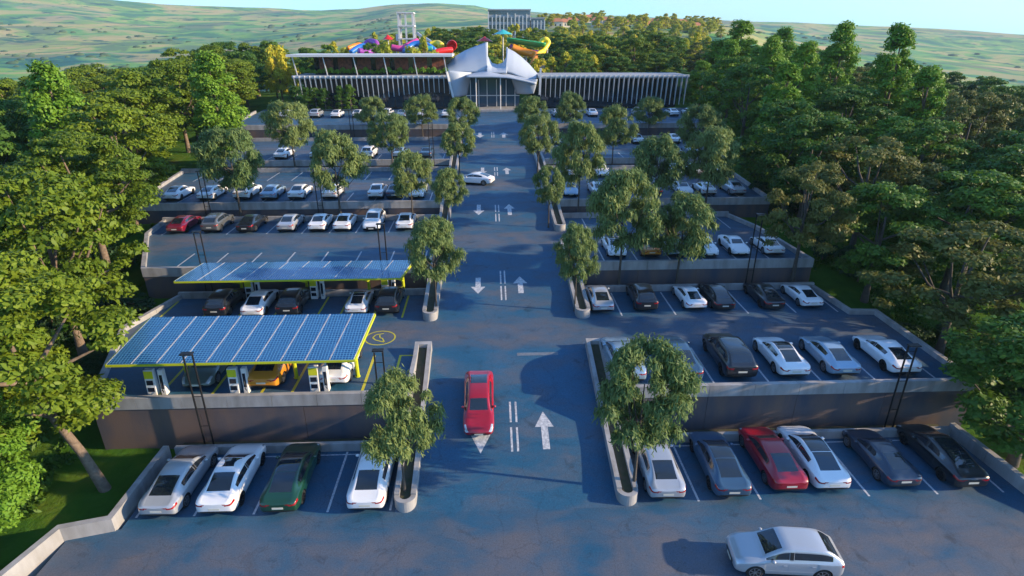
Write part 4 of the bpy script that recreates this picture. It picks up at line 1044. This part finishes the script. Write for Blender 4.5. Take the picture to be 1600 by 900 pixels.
# the tree with the bare leaning trunk, lower left
x, y = P(165, 766, -.5)
t = tree('forest_near', x, y, None, 12.5, 9.5, 'big broadleaf tree with bare leaning trunk at lower left', None, 0, 0)
bpy.data.objects.remove(t.children[0]) if False else None
x0, y0 = x, y
lean_pts = [(0, 0, -.4), (0, 0, 0), (-.7, .2, 2.2), (-1.6, .3, 4.4), (-2.2, .4, 6.2), (-2.4, .4, 9)]
for ch in list(t.children):
    if ch.name.startswith('trunk'):
        q = MB(); s = t.scale; pts = [(a/s[0], b/s[1], c/s[2]) for a, b, c in lean_pts]
        q.tube(pts, [.34, .25, .19, .17, .14, .05], 10)
        for e in [(-5, 1, 7.5), (.8, -.5, 6.6), (-3, -2.8, 8), (-1, 3, 9), (-4.6, -1.5, 6.2), (1, 2, 7.5)]:
            b = pts[3] if e[2] < 7 else pts[4]; q.tube([b, tuple((b[i]+e[i]/s[i])/2 for i in range(3)), tuple(e[i]/s[i] for i in range(3))], [.14, .09, .03], 6, False)
        ch.data = q.mesh('trunk', 'bark', True)
    else:
        ch.location = (-2.2/t.scale[0], .3, 0)
x, y = P(30, 860, -.8); tree('bush_near', -23.4, 21.0, None, 8.0, 6.6, 'dense bright green tree in the bottom left corner', None, 0)
x, y = P(200, 460, 2.0); tree('forest_near', x-1.0, y, None, 12.5, 9.0, 'broadleaf tree with thin trunk left of the rear canopy', None, 1)
x, y = P(235, 350, 4.3); tree('forest', x-1.5, y, None, 12, 8.5, 'broadleaf tree with its trunk at the left corner of the third terrace', None, 0)

def inside(x, y, poly):
    c = False; n = len(poly)
    for i in range(n):
        (x1, y1), (x2, y2) = poly[i], poly[(i+1) % n]
        if (y1 > y) != (y2 > y) and x < (x2-x1)*(y-y1)/(y2-y1)+x1: c = not c
    return c
def bound(y, left):
    if left: return interp(y, [10, 21, 28, 42, 43, 57, 58, 74, 92, 117, 130], [-21, -19.5, -22, -25, -27, -32, -36, -38, -38, -42, -46])
    return interp(y, [10, 27, 42, 57, 74, 92, 117, 130], [28, 28, 27.5, 26.5, 30, 32, 42, 46])
placed = [(o.location.x, o.location.y) for o in col.objects if o.name.startswith(('broadleaf', 'leafy'))]
def scatter(n, xr, yr, dist, ok, fn, tries=9000):
    k = 0
    for _ in range(tries):
        if k >= n: break
        x = random.uniform(*xr); y = random.uniform(*yr)
        if not ok(x, y): continue
        d = dist(x, y) if callable(dist) else dist
        if any((x-a)**2+(y-b)**2 < d*d for a, b in placed): continue
        placed.append((x, y)); fn(x, y); k += 1
def inview(x, y, m_=8): 
    u = (x*math.cos(PS)-y*math.sin(PS)); d = (x*math.sin(PS)+y*math.cos(PS))
    return d > 12 and abs(u) < (d*math.cos(TH)+14*math.sin(TH))*.87+m_
# left forest
def fl(x, y):
    edge = bound(y, True)-x
    if random.random() < .10 and 55 < y < 92: tree('poplar', x, y, None, random.uniform(13, 16), 6, 'tall narrow tree rising out of the left-hand wood', 'tall trees of the left wood')
    elif random.random() < .2: tree('right', x, y, None, random.uniform(9.5, 12.5), random.uniform(7.5, 9), 'dark green broadleaf tree in the left-hand wood', 'dark trees of the left wood')
    else: tree('forest', x, y, None, random.uniform(9.5, 13)*(1 if y < 95 else .95), random.uniform(7.5, 9.5), 'yellow-green broadleaf tree in the left-hand wood', 'yellow-green trees of the left wood')
b = at(345, 200, 79); z = ground(b.x, 79); tree('poplar', b.x, 79, z, at(345, 80, 79).z-z, 6.5, 'tallest narrow tree rising out of the left-hand wood beside the terraces'); placed.append((b.x, 79))
scatter(170, (-120, -20), (22, 150), 6.3, lambda x, y: x < bound(y, True)-3.2 and inview(x, y) and not (y < 33 and x > -28), fl)
# right forest
def fr(x, y):
    r = random.random()
    if y > 62 and y < 125 and x < 58 and r < .62: tree('poplar', x, y, None, random.uniform(13, 18), random.uniform(5, 6.5), 'tall bright green tree right of the terraces', 'tall trees of the right wood')
    elif r < .16: tree('olive', x, y, None, random.uniform(10, 12.5), random.uniform(8, 10), 'brownish olive tree in the right-hand wood', 'olive trees of the right wood')
    elif r < .30: tree('conifer', x, y, None, random.uniform(8, 12), random.uniform(6, 7), 'dark conifer in the right-hand wood', 'conifers of the right wood')
    else: tree('right', x, y, None, random.uniform(9.5, 13), random.uniform(8, 9.5), 'dark green broadleaf tree in the right-hand wood', 'broadleaf trees of the right wood')
x, y = P(1465, 555, 0.9); tree('olive', x, y, None, 10, 9, 'olive tree with slanting trunk outside the second right terrace', None, 0)
placed.append((x, y))
x, y = P(1570, 730, -.6); tree('right', x+.3, y, None, 8.5, 8, 'dark tree with slanting trunk outside the lower right boundary wall', None, 0); placed.append((x, y))
x, y = P(1350, 470, 2.0); tree('right', x, y, None, 9.5, 7.5, 'dark green tree just outside the jog of the second right terrace', None, 1); placed.append((x, y))
for px, top, Y, wp in [(1108, 62, 126, 62), (1138, 32, 124, 72), (1172, 72, 112, 66), (1245, 84, 100, 66), (1208, 118, 96, 56), (1292, 140, 86, 60), (1395, 182, 64, 88), (1330, 215, 62, 70), (1088, 95, 118, 46)]:
    b = at(px, 200, Y); z = ground(b.x, Y); h = at(px, top, Y).z-z; zc = Y*math.cos(TH)+(CH-z-h*.5)*math.sin(TH)
    if any((b.x-a)**2+(Y-c)**2 < 9 for a, c in placed): continue
    tree('poplar', b.x, Y, z, h, wp/FOC*zc, f'tall bright green tree right of the terraces', 'tall trees of the right wood'); placed.append((b.x, Y))
scatter(190, (26, 130), (26, 150), 6.5, lambda x, y: x > bound(y, False)+3.5 and inview(x, y) and not (y < 36 and x < 33), fr)
# behind the building
def fb(x, y):
    r = random.random()
    if x > 8 and y < 165: r = .55+.45*r
    if r < .30: tree('gold_cone', x, y, None, random.uniform(8, 12), random.uniform(4, 5.5), 'pointed yellow-green tree beyond the building', 'pointed yellow trees beyond the building')
    elif r < .62: tree('gold_round', x, y, None, random.uniform(6, 9), random.uniform(6, 8), 'rounded golden green tree beyond the building', 'rounded golden trees beyond the building')
    elif r < .8: tree('right', x, y, None, random.uniform(8, 11), random.uniform(8, 9), 'dark green tree beyond the building', 'dark trees beyond the building')
    else: tree('forest', x, y, None, random.uniform(8, 11), random.uniform(7, 9), 'mid green tree beyond the building', 'mid green trees beyond the building')
KEEP = [(-52, 132, -10, 176), (0, 132, 18, 176), (-16, 285, 22, 325)]
scatter(26, (-52, 24), (127.5, 141), 4.2, lambda x, y: True, lambda x, y: tree(random.choice(['gold_round', 'gold_cone', 'right']), x, y, None, random.uniform(10, 12.5) if x < -8 else random.uniform(8, 10), random.uniform(4.5, 6), 'tree between the building and the water slides', 'trees in front of the water slides'))
okb = lambda x, y: y > 137 and inview(x, y) and not any(a < x < c and b < y < d for a, b, c, d in KEEP)
scatter(230, (-75, 95), (137, 330), lambda x, y: 6.2+(y-137)*.02, okb, fb)
scatter(34, (10.5, 40), (127.5, 135), 2.9, lambda x, y: True, lambda x, y: tree('ball', x, y, None, random.uniform(3.2, 4.2), random.uniform(3, 4), 'clipped round bush on the bank behind the right wing', 'round bushes behind the right wing'))
for px in (463, 481, 494, 508, 533, 548):
    b = at(px, 160, 114.5); tree('cypress', b.x, 114.5, 8.6, random.uniform(4, 5), 2.2, 'slim cypress in front of the left wing of the building', 'cypresses before the left wing')

# low plants and grass tufts along the edge of the woods
pp, nn = [], []
for _ in range(60000):
    y = random.uniform(13, 78); left = random.random() < .5; e = bound(y, left); d = .4+random.expovariate(.16)
    x = e-d if left else e+d
    if d > 22 or noise.noise(Vector((x*.35, y*.35, 4))) < -.12+.5*(d < 2): continue
    pp.append((x, y, ground(x, y)+random.uniform(0, .22))); nn.append((random.gauss(0, 1), random.gauss(0, 1), .5))
m_ = leaf_mesh('ground_cover', pp, nn, .13, 'leaf_right', 1.3); o = bpy.data.objects.new('ground_cover', m_); col.objects.link(o); tag(o, 'low leafy plants on the grass beneath the trees', 'undergrowth', None, 'stuff')
k = 0
for _ in range(400):
    y = random.uniform(24, 75); left = random.random() < .5; x = bound(y, left)+(-1 if left else 1)*random.uniform(1.8, 7)
    if any((x-a)**2+(y-b)**2 < 2.2 for a, b in placed) or (left and y < 30): continue
    placed.append((x, y)); k += 1
    tree('ball', x, y, None, random.uniform(1.0, 2.2), random.uniform(1.4, 2.6), 'low dark shrub at the edge of the wood beside the terraces', 'shrubs along the wood edge')
    if k > 44: break

# ---------------------------------------------------------------- the entrance building
BY = 117.0; BZ = 8.6
bl = empty('entrance_building', (0, BY, BZ), 0, 'long white finned building with sculpted white entrance at the head of the road', 'building')
xl0, xl1 = at(458, 118, BY).x, at(703, 118, BY).x; xr0, xr1 = at(841, 118, BY).x, at(1075, 118, BY).x
ft = at(600, 118, BY).z-BZ; fb_ = at(600, 146, BY).z-BZ; rt = at(600, 86, BY).z-BZ
q = MB(); q.box(xl0+1.5, 1.2, 0, xl1, 8, ft-.5); q.build('wing', 'dark_brown', bl)
q = MB(); q.box(xr0, 1.2, 0, xr1-1.5, 8, ft-.5); q.build('wing', 'glass_dark', bl)
for a, b in ((xl0, xl1), (xr0, xr1)):
    q = MB(); q.box(a, -.6, ft-.55, b, 8.5, ft); q.build('floor_slab', 'grey_roof', bl)
    q = MB(); q.box(a-.05, -.75, ft-.35, b+.05, -.61, ft+.06); q.build('fascia', 'fin_white', bl)
def fins(a, b, n, z0f):
    for k in range(n):
        t = k/(n-1); x = a+(b-a)*t; zb = z0f(t)
        q = MB(); q.add([(x-.06, -1.0, ft), (x+.06, -1.0, ft), (x+.06, .1, ft), (x-.06, .1, ft), (x-.045, -.12, zb), (x+.045, -.12, zb), (x+.045, .08, zb), (x-.045, .08, zb)],
                       [(0, 1, 2, 3), (7, 6, 5, 4), (0, 4, 5, 1), (1, 5, 6, 2), (2, 6, 7, 3), (3, 7, 4, 0)]); q.build('fin', 'fin_white', bl)
fins(xl0+.3, xl1-.2, 31, lambda t: fb_+.5*math.sin(t*9)-.3)
fins(xr0+.5, xr1-.3, 31, lambda t: fb_-.6-1.6*min(1, t*1.4))
for a, b, n in ((xl0+1.5, xl1, 18), (xr0, xr1-1.5, 20)):
    for k in range(n):
        x0_ = a+(b-a)*k/n; q = MB(); q.box(x0_+.06, 1.13, .25, a+(b-a)*(k+1)/n-.06, 1.19, fb_+.1); q.build('window', 'glass_dark', bl)
# roof terrace of the left wing
q = MB(); q.box(xl0+3, 4, ft+.003, xl1, 8, rt-.3); q.build('penthouse', 'glass_dark', bl)
for k in range(7):
    a = xl0+4+k*(xl1-xl0-4)/7; q = MB(); q.box(a, 3.9, ft+.8, a+2.6, 3.99, rt-.6); q.build('wood_panel', 'brown_wood', bl)
q = MB(); q.box(xl0-.5, -1.2, rt-.28, xl1+.6, 7.5, rt+.12); q.build('roof', 'fin_white', bl)
for k in range(6):
    x = xl0+.8+(xl1-xl0-1.4)*k/5
    q = MB(); q.bar((x+.1, -.3, ft), (x-.35, -.7, rt-.25), .16, .16); q.build('column', 'fin_white', bl)
for k in range(26):
    x = xl0+1.6+(xl1-xl0-2.5)*k/25
    pp, nn = clumps([(0, 0, .5)], [.62], 300, .8); 
    if k == 0: hm = leaf_mesh('terrace_shrub', pp, nn, .14, 'leaf_bright')
    o = bpy.data.objects.new('terrace_shrub', hm); col.objects.link(o); o.location = (x, BY+.9+random.uniform(-.2, .3), BZ+ft); o.scale = (1.2, 1, random.uniform(.9, 1.5))
    tag(o, 'green shrub in the planting along the roof terrace', 'shrub', 'roof terrace shrubs')
# central hall
def surf(name, fn, nu, nv, th, mt, parent):
    q = MB(); vs = [fn(i/nu, j/nv) for i in range(nu+1) for j in range(nv+1)]
    q.add(vs, [(i*(nv+1)+j, (i+1)*(nv+1)+j, (i+1)*(nv+1)+j+1, i*(nv+1)+j+1) for i in range(nu) for j in range(nv)])
    o = q.build(name, mt, parent, True); m_ = o.modifiers.new('t', 'SOLIDIFY'); m_.thickness = th; m_.offset = 0; return o
def A(px, py, dy=0):     # local building coords on the plane BY+dy
    p = at(px, py, BY+dy); return Vector((p.x, dy, p.z-BZ))
def lerp3(a, b, t): return a*(1-t)+b*t
q = MB(); q.box(A(728, 140).x, 1.0, 0, A(812, 140).x, 14, A(770, 122).z); q.build('hall', 'glass_blue', bl)
for px in (735, 748, 761, 776, 791, 805):
    x = A(px, 140).x; q = MB(); q.box(x-.07, .7, 0, x+.07, .97, A(770, 125).z); q.build('mullion', 'fin_white', bl)
q = MB(); q.box(A(728, 150).x, .72, A(770, 150).z-.05, A(812, 150).x, .96, A(770, 150).z+.1); q.build('mullion', 'fin_white', bl)
# side shells
def side_shell(p00, p01, p10, p11, bulge):
    def f(u, v):
        p = lerp3(lerp3(p00, p01, u), lerp3(p10, p11, u), v); p.y -= bulge*math.sin(math.pi*u)*math.sin(math.pi*(.2+.6*v)); return p
    return f
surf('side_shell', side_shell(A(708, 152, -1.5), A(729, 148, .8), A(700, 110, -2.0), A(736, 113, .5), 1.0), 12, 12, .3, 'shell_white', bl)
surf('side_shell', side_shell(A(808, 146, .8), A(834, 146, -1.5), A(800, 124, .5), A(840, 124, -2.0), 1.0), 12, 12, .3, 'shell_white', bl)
# rising sails behind
def sail(pts_top, pts_bot, dy_top, dy_bot, n=20):
    def f(u, v):
        xs = [p[0] for p in pts_top]; yt = [p[1] for p in pts_top]; xb = [p[0] for p in pts_bot]; yb2 = [p[1] for p in pts_bot]
        pt = A(interp(u, np.linspace(0, 1, len(xs)), xs), interp(u, np.linspace(0, 1, len(xs)), yt), dy_top)
        pb = A(interp(u, np.linspace(0, 1, len(xb)), xb), interp(u, np.linspace(0, 1, len(xb)), yb2), dy_bot)
        p = lerp3(pb, pt, v); p.y += -1.2*math.sin(math.pi*v); return p
    return f
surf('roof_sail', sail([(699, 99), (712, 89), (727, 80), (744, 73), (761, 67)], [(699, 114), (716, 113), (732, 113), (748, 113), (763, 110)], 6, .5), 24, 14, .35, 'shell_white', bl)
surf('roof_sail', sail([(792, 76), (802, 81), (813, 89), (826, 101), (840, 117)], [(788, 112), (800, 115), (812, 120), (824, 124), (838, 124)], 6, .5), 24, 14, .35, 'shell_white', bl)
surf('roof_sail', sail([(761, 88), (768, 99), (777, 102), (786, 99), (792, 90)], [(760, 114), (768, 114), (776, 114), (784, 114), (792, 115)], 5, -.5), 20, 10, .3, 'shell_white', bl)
q = MB(); q.tube([A(761, 112, 5.5), A(761, 66, 6)], .16, 8); q.build('mast', 'fin_white', bl)
q = MB(); q.tube([A(792, 112, 5.5), A(792, 74, 6)], .16, 8); q.build('mast', 'fin_white', bl)
q = MB(); q.bar(A(843, 148, -1.2), A(845, 107, -1.6), .35, .35); q.build('corner_fin', 'fin_white', bl)
q = MB(); q.bar(A(708, 152, -1.8), A(698, 112, -2.2), .35, .35); q.build('corner_fin', 'fin_white', bl)
# saddle canopy over the doors
def saddle(u, v):
    px = 729+(838-729)*u; t = u
    back = interp(u, [0, .3, .5, .75, 1], [112, 100, 107, 112, 116]); front = interp(u, [0, .35, .6, .85, 1], [120, 120, 121, 127, 131])
    a = A(px, back, 4); b = A(px, front, -4.5); p = lerp3(b, a, v); p.z -= .5*math.sin(math.pi*v)*(.5+.5*u); return p
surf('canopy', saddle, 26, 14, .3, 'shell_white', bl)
MB().box(A(728, 150).x-1, -5, -.02, A(812, 150).x+1, 1, .3).build('step', 'concrete', bl)
q = MB()
for k in range(9): pass
for px in (744, 782):
    p = A(px, 150, -4.0); q = MB(); q.tube([(p.x, -4.0, .3), (p.x, -4.0, A(px, 121, -4).z)], .09, 8); q.build('column', 'fin_white', bl)

# ---------------------------------------------------------------- water park behind the building
def slide(pts, r, mt, label, open_=False, Y0=0):
    bz = [at(px, py, Y) for px, py, Y in pts]
    # smooth
    P_ = []
    for i in range(len(bz)-1):
        p0, p1, p2, p3 = bz[max(i-1, 0)], bz[i], bz[i+1], bz[min(i+2, len(bz)-1)]
        for k in range(8):
            t = k/8; P_.append(.5*((2*p1)+(-p0+p2)*t+(2*p0-5*p1+4*p2-p3)*t*t+(-p0+3*p1-3*p2+p3)*t**3))
    P_.append(bz[-1]); c = P_[0].copy(); g = ground(c.x, c.y)
    root = empty('water_slide', (c.x, c.y, g), 0, label, 'water slide', 'water slides'); off = Vector((c.x, c.y, g))
    r *= .78; q = MB(); q.tube([p-off for p in P_], r, 12); q.build('tube', mt, root, True)
    q = MB()
    for p in P_[4::8]:
        gg = ground(p.x, p.y); q.tube([Vector((p.x, p.y, gg-.5))-off, p-off], .12, 6)
    if q.v: q.build('support', 'fin_white', root)
    return root
slide([(565, 80, 150), (575, 66, 152), (588, 68, 150), (582, 81, 148), (560, 80, 146)], .9, 'slide_purple', 'purple looping slide tube behind the left wing')
slide([(548, 82, 148), (566, 72, 150), (585, 78, 150), (592, 82, 148)], .8, 'slide_blue', 'blue slide tube under the purple loop')
slide([(543, 76, 154), (560, 70, 156), (572, 74, 156)], .7, 'slide_orange', 'small orange slide left of the purple loop')
slide([(632, 82, 148), (645, 70, 150), (660, 68, 150), (672, 74, 148), (680, 80, 147)], .9, 'slide_blue', 'blue arched slide in front of the white tower')
slide([(612, 74, 150), (628, 76, 150), (640, 70, 152), (652, 64, 154)], .9, 'slide_pink', 'pink slide tube left of the blue arched slide')
slide([(650, 80, 146), (662, 77, 146), (676, 76, 146)], .8, 'slide_teal', 'teal slide below the blue arched slide')
slide([(672, 70, 152), (684, 68, 152), (690, 72, 150)], 1.0, 'slide_yellow', 'short yellow slide beside the red funnel')
slide([(680, 82, 146), (694, 79, 147), (706, 78, 148)], .9, 'slide_red', 'red slide tube leading to the red funnel')
slide([(652, 52, 160), (660, 58, 158), (668, 62, 156), (676, 68, 154)], .5, 'shell_white', 'white slide running down from the white tower')
slide([(800, 74, 150), (815, 80, 150), (830, 84, 149), (838, 88, 147), (833, 102, 143)], 1.1, 'slide_orange', 'orange slide pouring down behind the entrance')
slide([(798, 72, 152), (812, 77, 151), (826, 81, 151), (842, 82, 150)], .7, 'slide_purple', 'dark purple rail of the green half pipe')
slide([(842, 100, 144), (838, 90, 146), (842, 84, 148), (850, 80, 150)], .8, 'slide_yellow', 'yellow slide beside the orange one')
slide([(848, 80, 150), (853, 74, 151), (857, 66, 152), (852, 61, 152), (846, 66, 152), (848, 74, 151)], .7, 'slide_yellow', 'yellow looped slide tube at the right')
def disc(px, py, Y, r, mt, label, nm='slide_funnel'):
    c = at(px, py, Y); g = ground(c.x, c.y); root = empty(nm, (c.x, c.y, g), 0, label, 'water slide funnel')
    q = MB(); n = 24; h = c.z-g; vs = []
    for rr, yy in ((r, -.3), (r*1.1, 0), (r*.9, .6), (r*.35, 1.6)):
        vs += [(rr*math.cos(2*math.pi*k/n), yy, h+rr*math.sin(2*math.pi*k/n)) for k in range(n)]
    q.add(vs, [(i*n+k, i*n+(k+1) % n, (i+1)*n+(k+1) % n, (i+1)*n+k) for i in range(3) for k in range(n)]+[tuple(3*n+k for k in range(n))])
    q.build('bowl', mt, root, True); q = MB(); q.tube([(0, .5, -.5), (0, .5, h-r*.6)], .2, 8); q.build('support', 'fin_white', root)
disc(706, 71, 149, 1.1, 'slide_red', 'round red slide funnel near the left edge of the entrance sails')
def parasol(px, py, Y, r, mt, label):
    c = at(px, py, Y); g = ground(c.x, c.y); root = empty('slide_tower_roof', (c.x, c.y, g), 0, label, 'canopy'); h = c.z-g
    q = MB(); n = 16; q.add([(0, 0, h+.6)]+[(r*math.cos(2*math.pi*k/n), r*math.sin(2*math.pi*k/n), h-.5) for k in range(n)], [(0, 1+k, 1+(k+1) % n) for k in range(n)]+[tuple(range(n, 0, -1))])
    q.build('canopy', mt, root)
    q = MB(); q.tube([(0, 0, -.5), (0, 0, h-.3)], .15, 8); q.build('pole', 'fin_white', root)
parasol(606, 58, 153, 1.3, 'slide_red', 'small red parasol roof left of the white tower')
parasol(786, 50, 156, 2.4, 'slide_teal', 'teal parasol roof of the tower behind the entrance')
parasol(757, 61, 158, 2.0, 'slide_red', 'dull red parasol roof behind the left entrance sail')
# green half pipe
c = at(822, 72, 152)
def hp(u, v): a = math.pi*(.15+.7*v); return Vector(((u-.5)*9, -2.6*math.cos(a), -2.0*math.sin(a)+1.6+1.2*(1-u)))
g = ground(c.x, c.y); root = empty('half_pipe', (c.x, c.y, g), 0, 'green half pipe slide behind the right entrance sail', 'water slide')
o = surf('pipe', hp, 12, 12, .2, 'slide_green', root); o.location = (0, 0, c.z-g)
q = MB()
for dx in (-3.5, 0, 3.5): q.tube([(dx, 0, -.5), (dx, 0, c.z-g-.6)], .15, 6)
q.build('support', 'fin_white', root)
# white slide tower
c = at(637, 64, 160); g = ground(c.x, c.y); tw = empty('slide_tower', (c.x, c.y, g), 0, 'white open-framed water slide tower rising behind the left wing', 'tower')
ht = at(637, 20, 160).z-g; q = MB(); w2 = 1.7
for sx in (-1, 1):
    for sy in (-1, 1): q.bar((sx*w2*1.15, sy*w2*1.1, -.5), (sx*w2, sy*w2, ht), .4, .4)
q.build('frame', 'fin_white', tw)
for zz in np.linspace(ht*.45, ht, 4): MB().box(-w2-.35, -w2-.35, zz-.2, w2+.35, w2+.35, zz+.1).build('deck', 'fin_white', tw)
q = MB(); q.box(-.2, -w2-.2, ht*.45, .2, -w2+.1, ht); q.box(-w2-.9, -w2, ht*.6, -w2-.3, w2, ht*.7); q.build('stair', 'fin_white', tw)

# hotel block
hy = 300.; c0, c1 = at(763, 17, hy), at(851, 29, hy); g = ground((c0.x+c1.x)/2, hy)-1
ho = empty('hotel_block', (c0.x, hy, g), 0, 'grey high-rise block with white vertical fins beyond the water park', 'building')
steps = [(763, 829, 16), (829, 851, 29)]
for a, b, t in steps:
    p, q_ = at(a, t, hy), at(b, t, hy)
    MB().box(p.x-c0.x, 0, 0, q_.x-c0.x, 14, p.z-g).build('storey_block', 'tower_grey', ho)
    MB().box(p.x-c0.x-.2, -.5, p.z-g, q_.x-c0.x+.2, 14.3, p.z-g+.5).build('roof', 'tower_grey', ho)
    n = max(3, round((q_.x-p.x)/1.75))
    for k in range(n+1):
        x = p.x-c0.x+(q_.x-p.x)*k/n; hh = p.z-g-(.6+2.2*abs(math.sin(k*1.3)) if t == 16 else .8)
        MB().box(x-.22, -.45, 2, x+.22, -.003, hh).build('fin', 'fin_white', ho)
    for z in np.arange(3, p.z-g-1, 3.0):
        MB().box(p.x-c0.x+.3, -.06, z, q_.x-c0.x-.3, -.004, z+1.7).build('window_band', 'glass_blue', ho)

# far town and service roofs
def house(x, y, w_, d, h, label='small tile-roofed house among the far trees', rz=0):
    z = ground(x, y)-.5; root = empty('house', (x, y, z), rz, label, 'house', 'far tile-roofed houses')
    q = MB(); q.box(-w_/2, -d/2, 0, w_/2, d/2, h+.5); q.build('wall', 'house_wall', root)
    q = MB(); e = .5; q.add([(-w_/2-e, -d/2-e, h+.5), (w_/2+e, -d/2-e, h+.5), (w_/2+e, d/2+e, h+.5), (-w_/2-e, d/2+e, h+.5), (-w_/2+d*.3, 0, h+3), (w_/2-d*.3, 0, h+3)],
                            [(0, 1, 5, 4), (1, 2, 5), (2, 3, 4, 5), (3, 0, 4), (3, 2, 1, 0)]); q.build('roof', 'roof_tile', root)
    for k in range(3):
        xx = -w_/2+w_*(k+.5)/3; MB().box(xx-.5, -d/2-.03, 1.4, xx+.5, -d/2-.002, 2.9).build('window', 'glass_dark', root)
for px in list(range(868, 1090, 13)):
    Y = random.uniform(470, 590); p = at(px, 35, Y); house(p.x, Y, random.uniform(7, 11), 7, random.uniform(3, 4.5), rz=random.uniform(-.3, .3))
for px in (655, 672, 690, 705):
    Y = 420; p = at(px, 35, Y); house(p.x, Y, 14, 9, 3.5, 'low pale house at the foot of the middle hill', rz=.1)
def fo(x, y):
    tree('gold_round' if random.random() < .6 else 'gold_cone', x, y, None, random.uniform(6, 10), random.uniform(7, 10), 'distant golden tree around the far houses', 'distant golden trees')
scatter(170, (-110, 260), (335, 600), 11, lambda x, y: -10 < math.degrees(math.atan2(x, y)) < 21, fo)
def shed(px, py, Y, w_, d, h, label):
    p = at(px, py, Y); z = ground(p.x, Y)-.3; root = empty('shed', (p.x, Y, z), 0, label, 'shed')
    MB().box(-w_/2, -d/2, 0, w_/2, d/2, h).build('wall', 'house_wall', root); MB().box(-w_/2-.3, -d/2-.3, h, w_/2+.3, d/2+.3, h+.4).build('roof', 'grey_roof', root)
shed(950, 56, 330, 34, 12, 7, 'long low grey building among the trees right of the tower block'); shed(1222, 82, 190, 14, 7, 5, 'grey flat-roofed shed between the tall trees at the right')
# scrub on the far slopes
pp, nn = [], []
C, Q = [], []
while len(C) < 1100:
    a = R(random.choice([random.uniform(-50, -8), random.uniform(-50, -8), random.uniform(12, 52)])); r = 260*(1900/260)**random.random()
    x, y = r*math.sin(a), r*math.cos(a)
    if noise.noise(Vector((x*.006, y*.006, 9))) < .08: continue
    C.append((x, y, ground(x, y)+.3)); Q.append(random.uniform(.9, 2.8)*(1+r/900))
k = 7; n = len(C); q = MB(); vs, fs = [], []
for (x, y, z), r in zip(C, Q):
    b = len(vs); el = random.uniform(.9, 1.6)
    for lev, rr in ((-.3, 1.0), (.45, .8)):
        for j in range(k): vs.append((x+r*rr*el*math.cos(6.283*j/k)*random.uniform(.75, 1.2), y+r*rr*math.sin(6.283*j/k)*random.uniform(.75, 1.2), z+r*.55*(lev+.2)*random.uniform(.8, 1.2)))
    vs.append((x, y, z+r*.62))
    for j in range(k): fs += [(b+j, b+(j+1) % k, b+k+(j+1) % k, b+k+j), (b+k+j, b+k+(j+1) % k, b+2*k)]
mat('scrub', (.03, .075, .035), .9, noise_=(.2, (.06, .10, .03), 5, .2))
o = q.add(vs, fs).build('scrub', 'scrub', None, True); tag(o, 'dark scrub dotted over the far pastures', 'scrub', None, 'stuff')

# ---------------------------------------------------------------- air
hz = MB(); hz.box(-3900, -700, -330, 3900, 3900, 520)
hm = bpy.data.materials.new('air'); hm.use_nodes = True; nt = hm.node_tree; nt.nodes.remove(nt.nodes['Principled BSDF'])
pv = nt.nodes.new('ShaderNodeVolumePrincipled'); pv.inputs['Density'].default_value = .00012; pv.inputs['Color'].default_value = (.62, .88, 1, 1)
pv.inputs['Anisotropy'].default_value = .1; nt.links.new(pv.outputs[0], nt.nodes['Material Output'].inputs['Volume']); M['air'] = hm
o = hz.build('haze', 'air'); tag(o, kind='stuff');
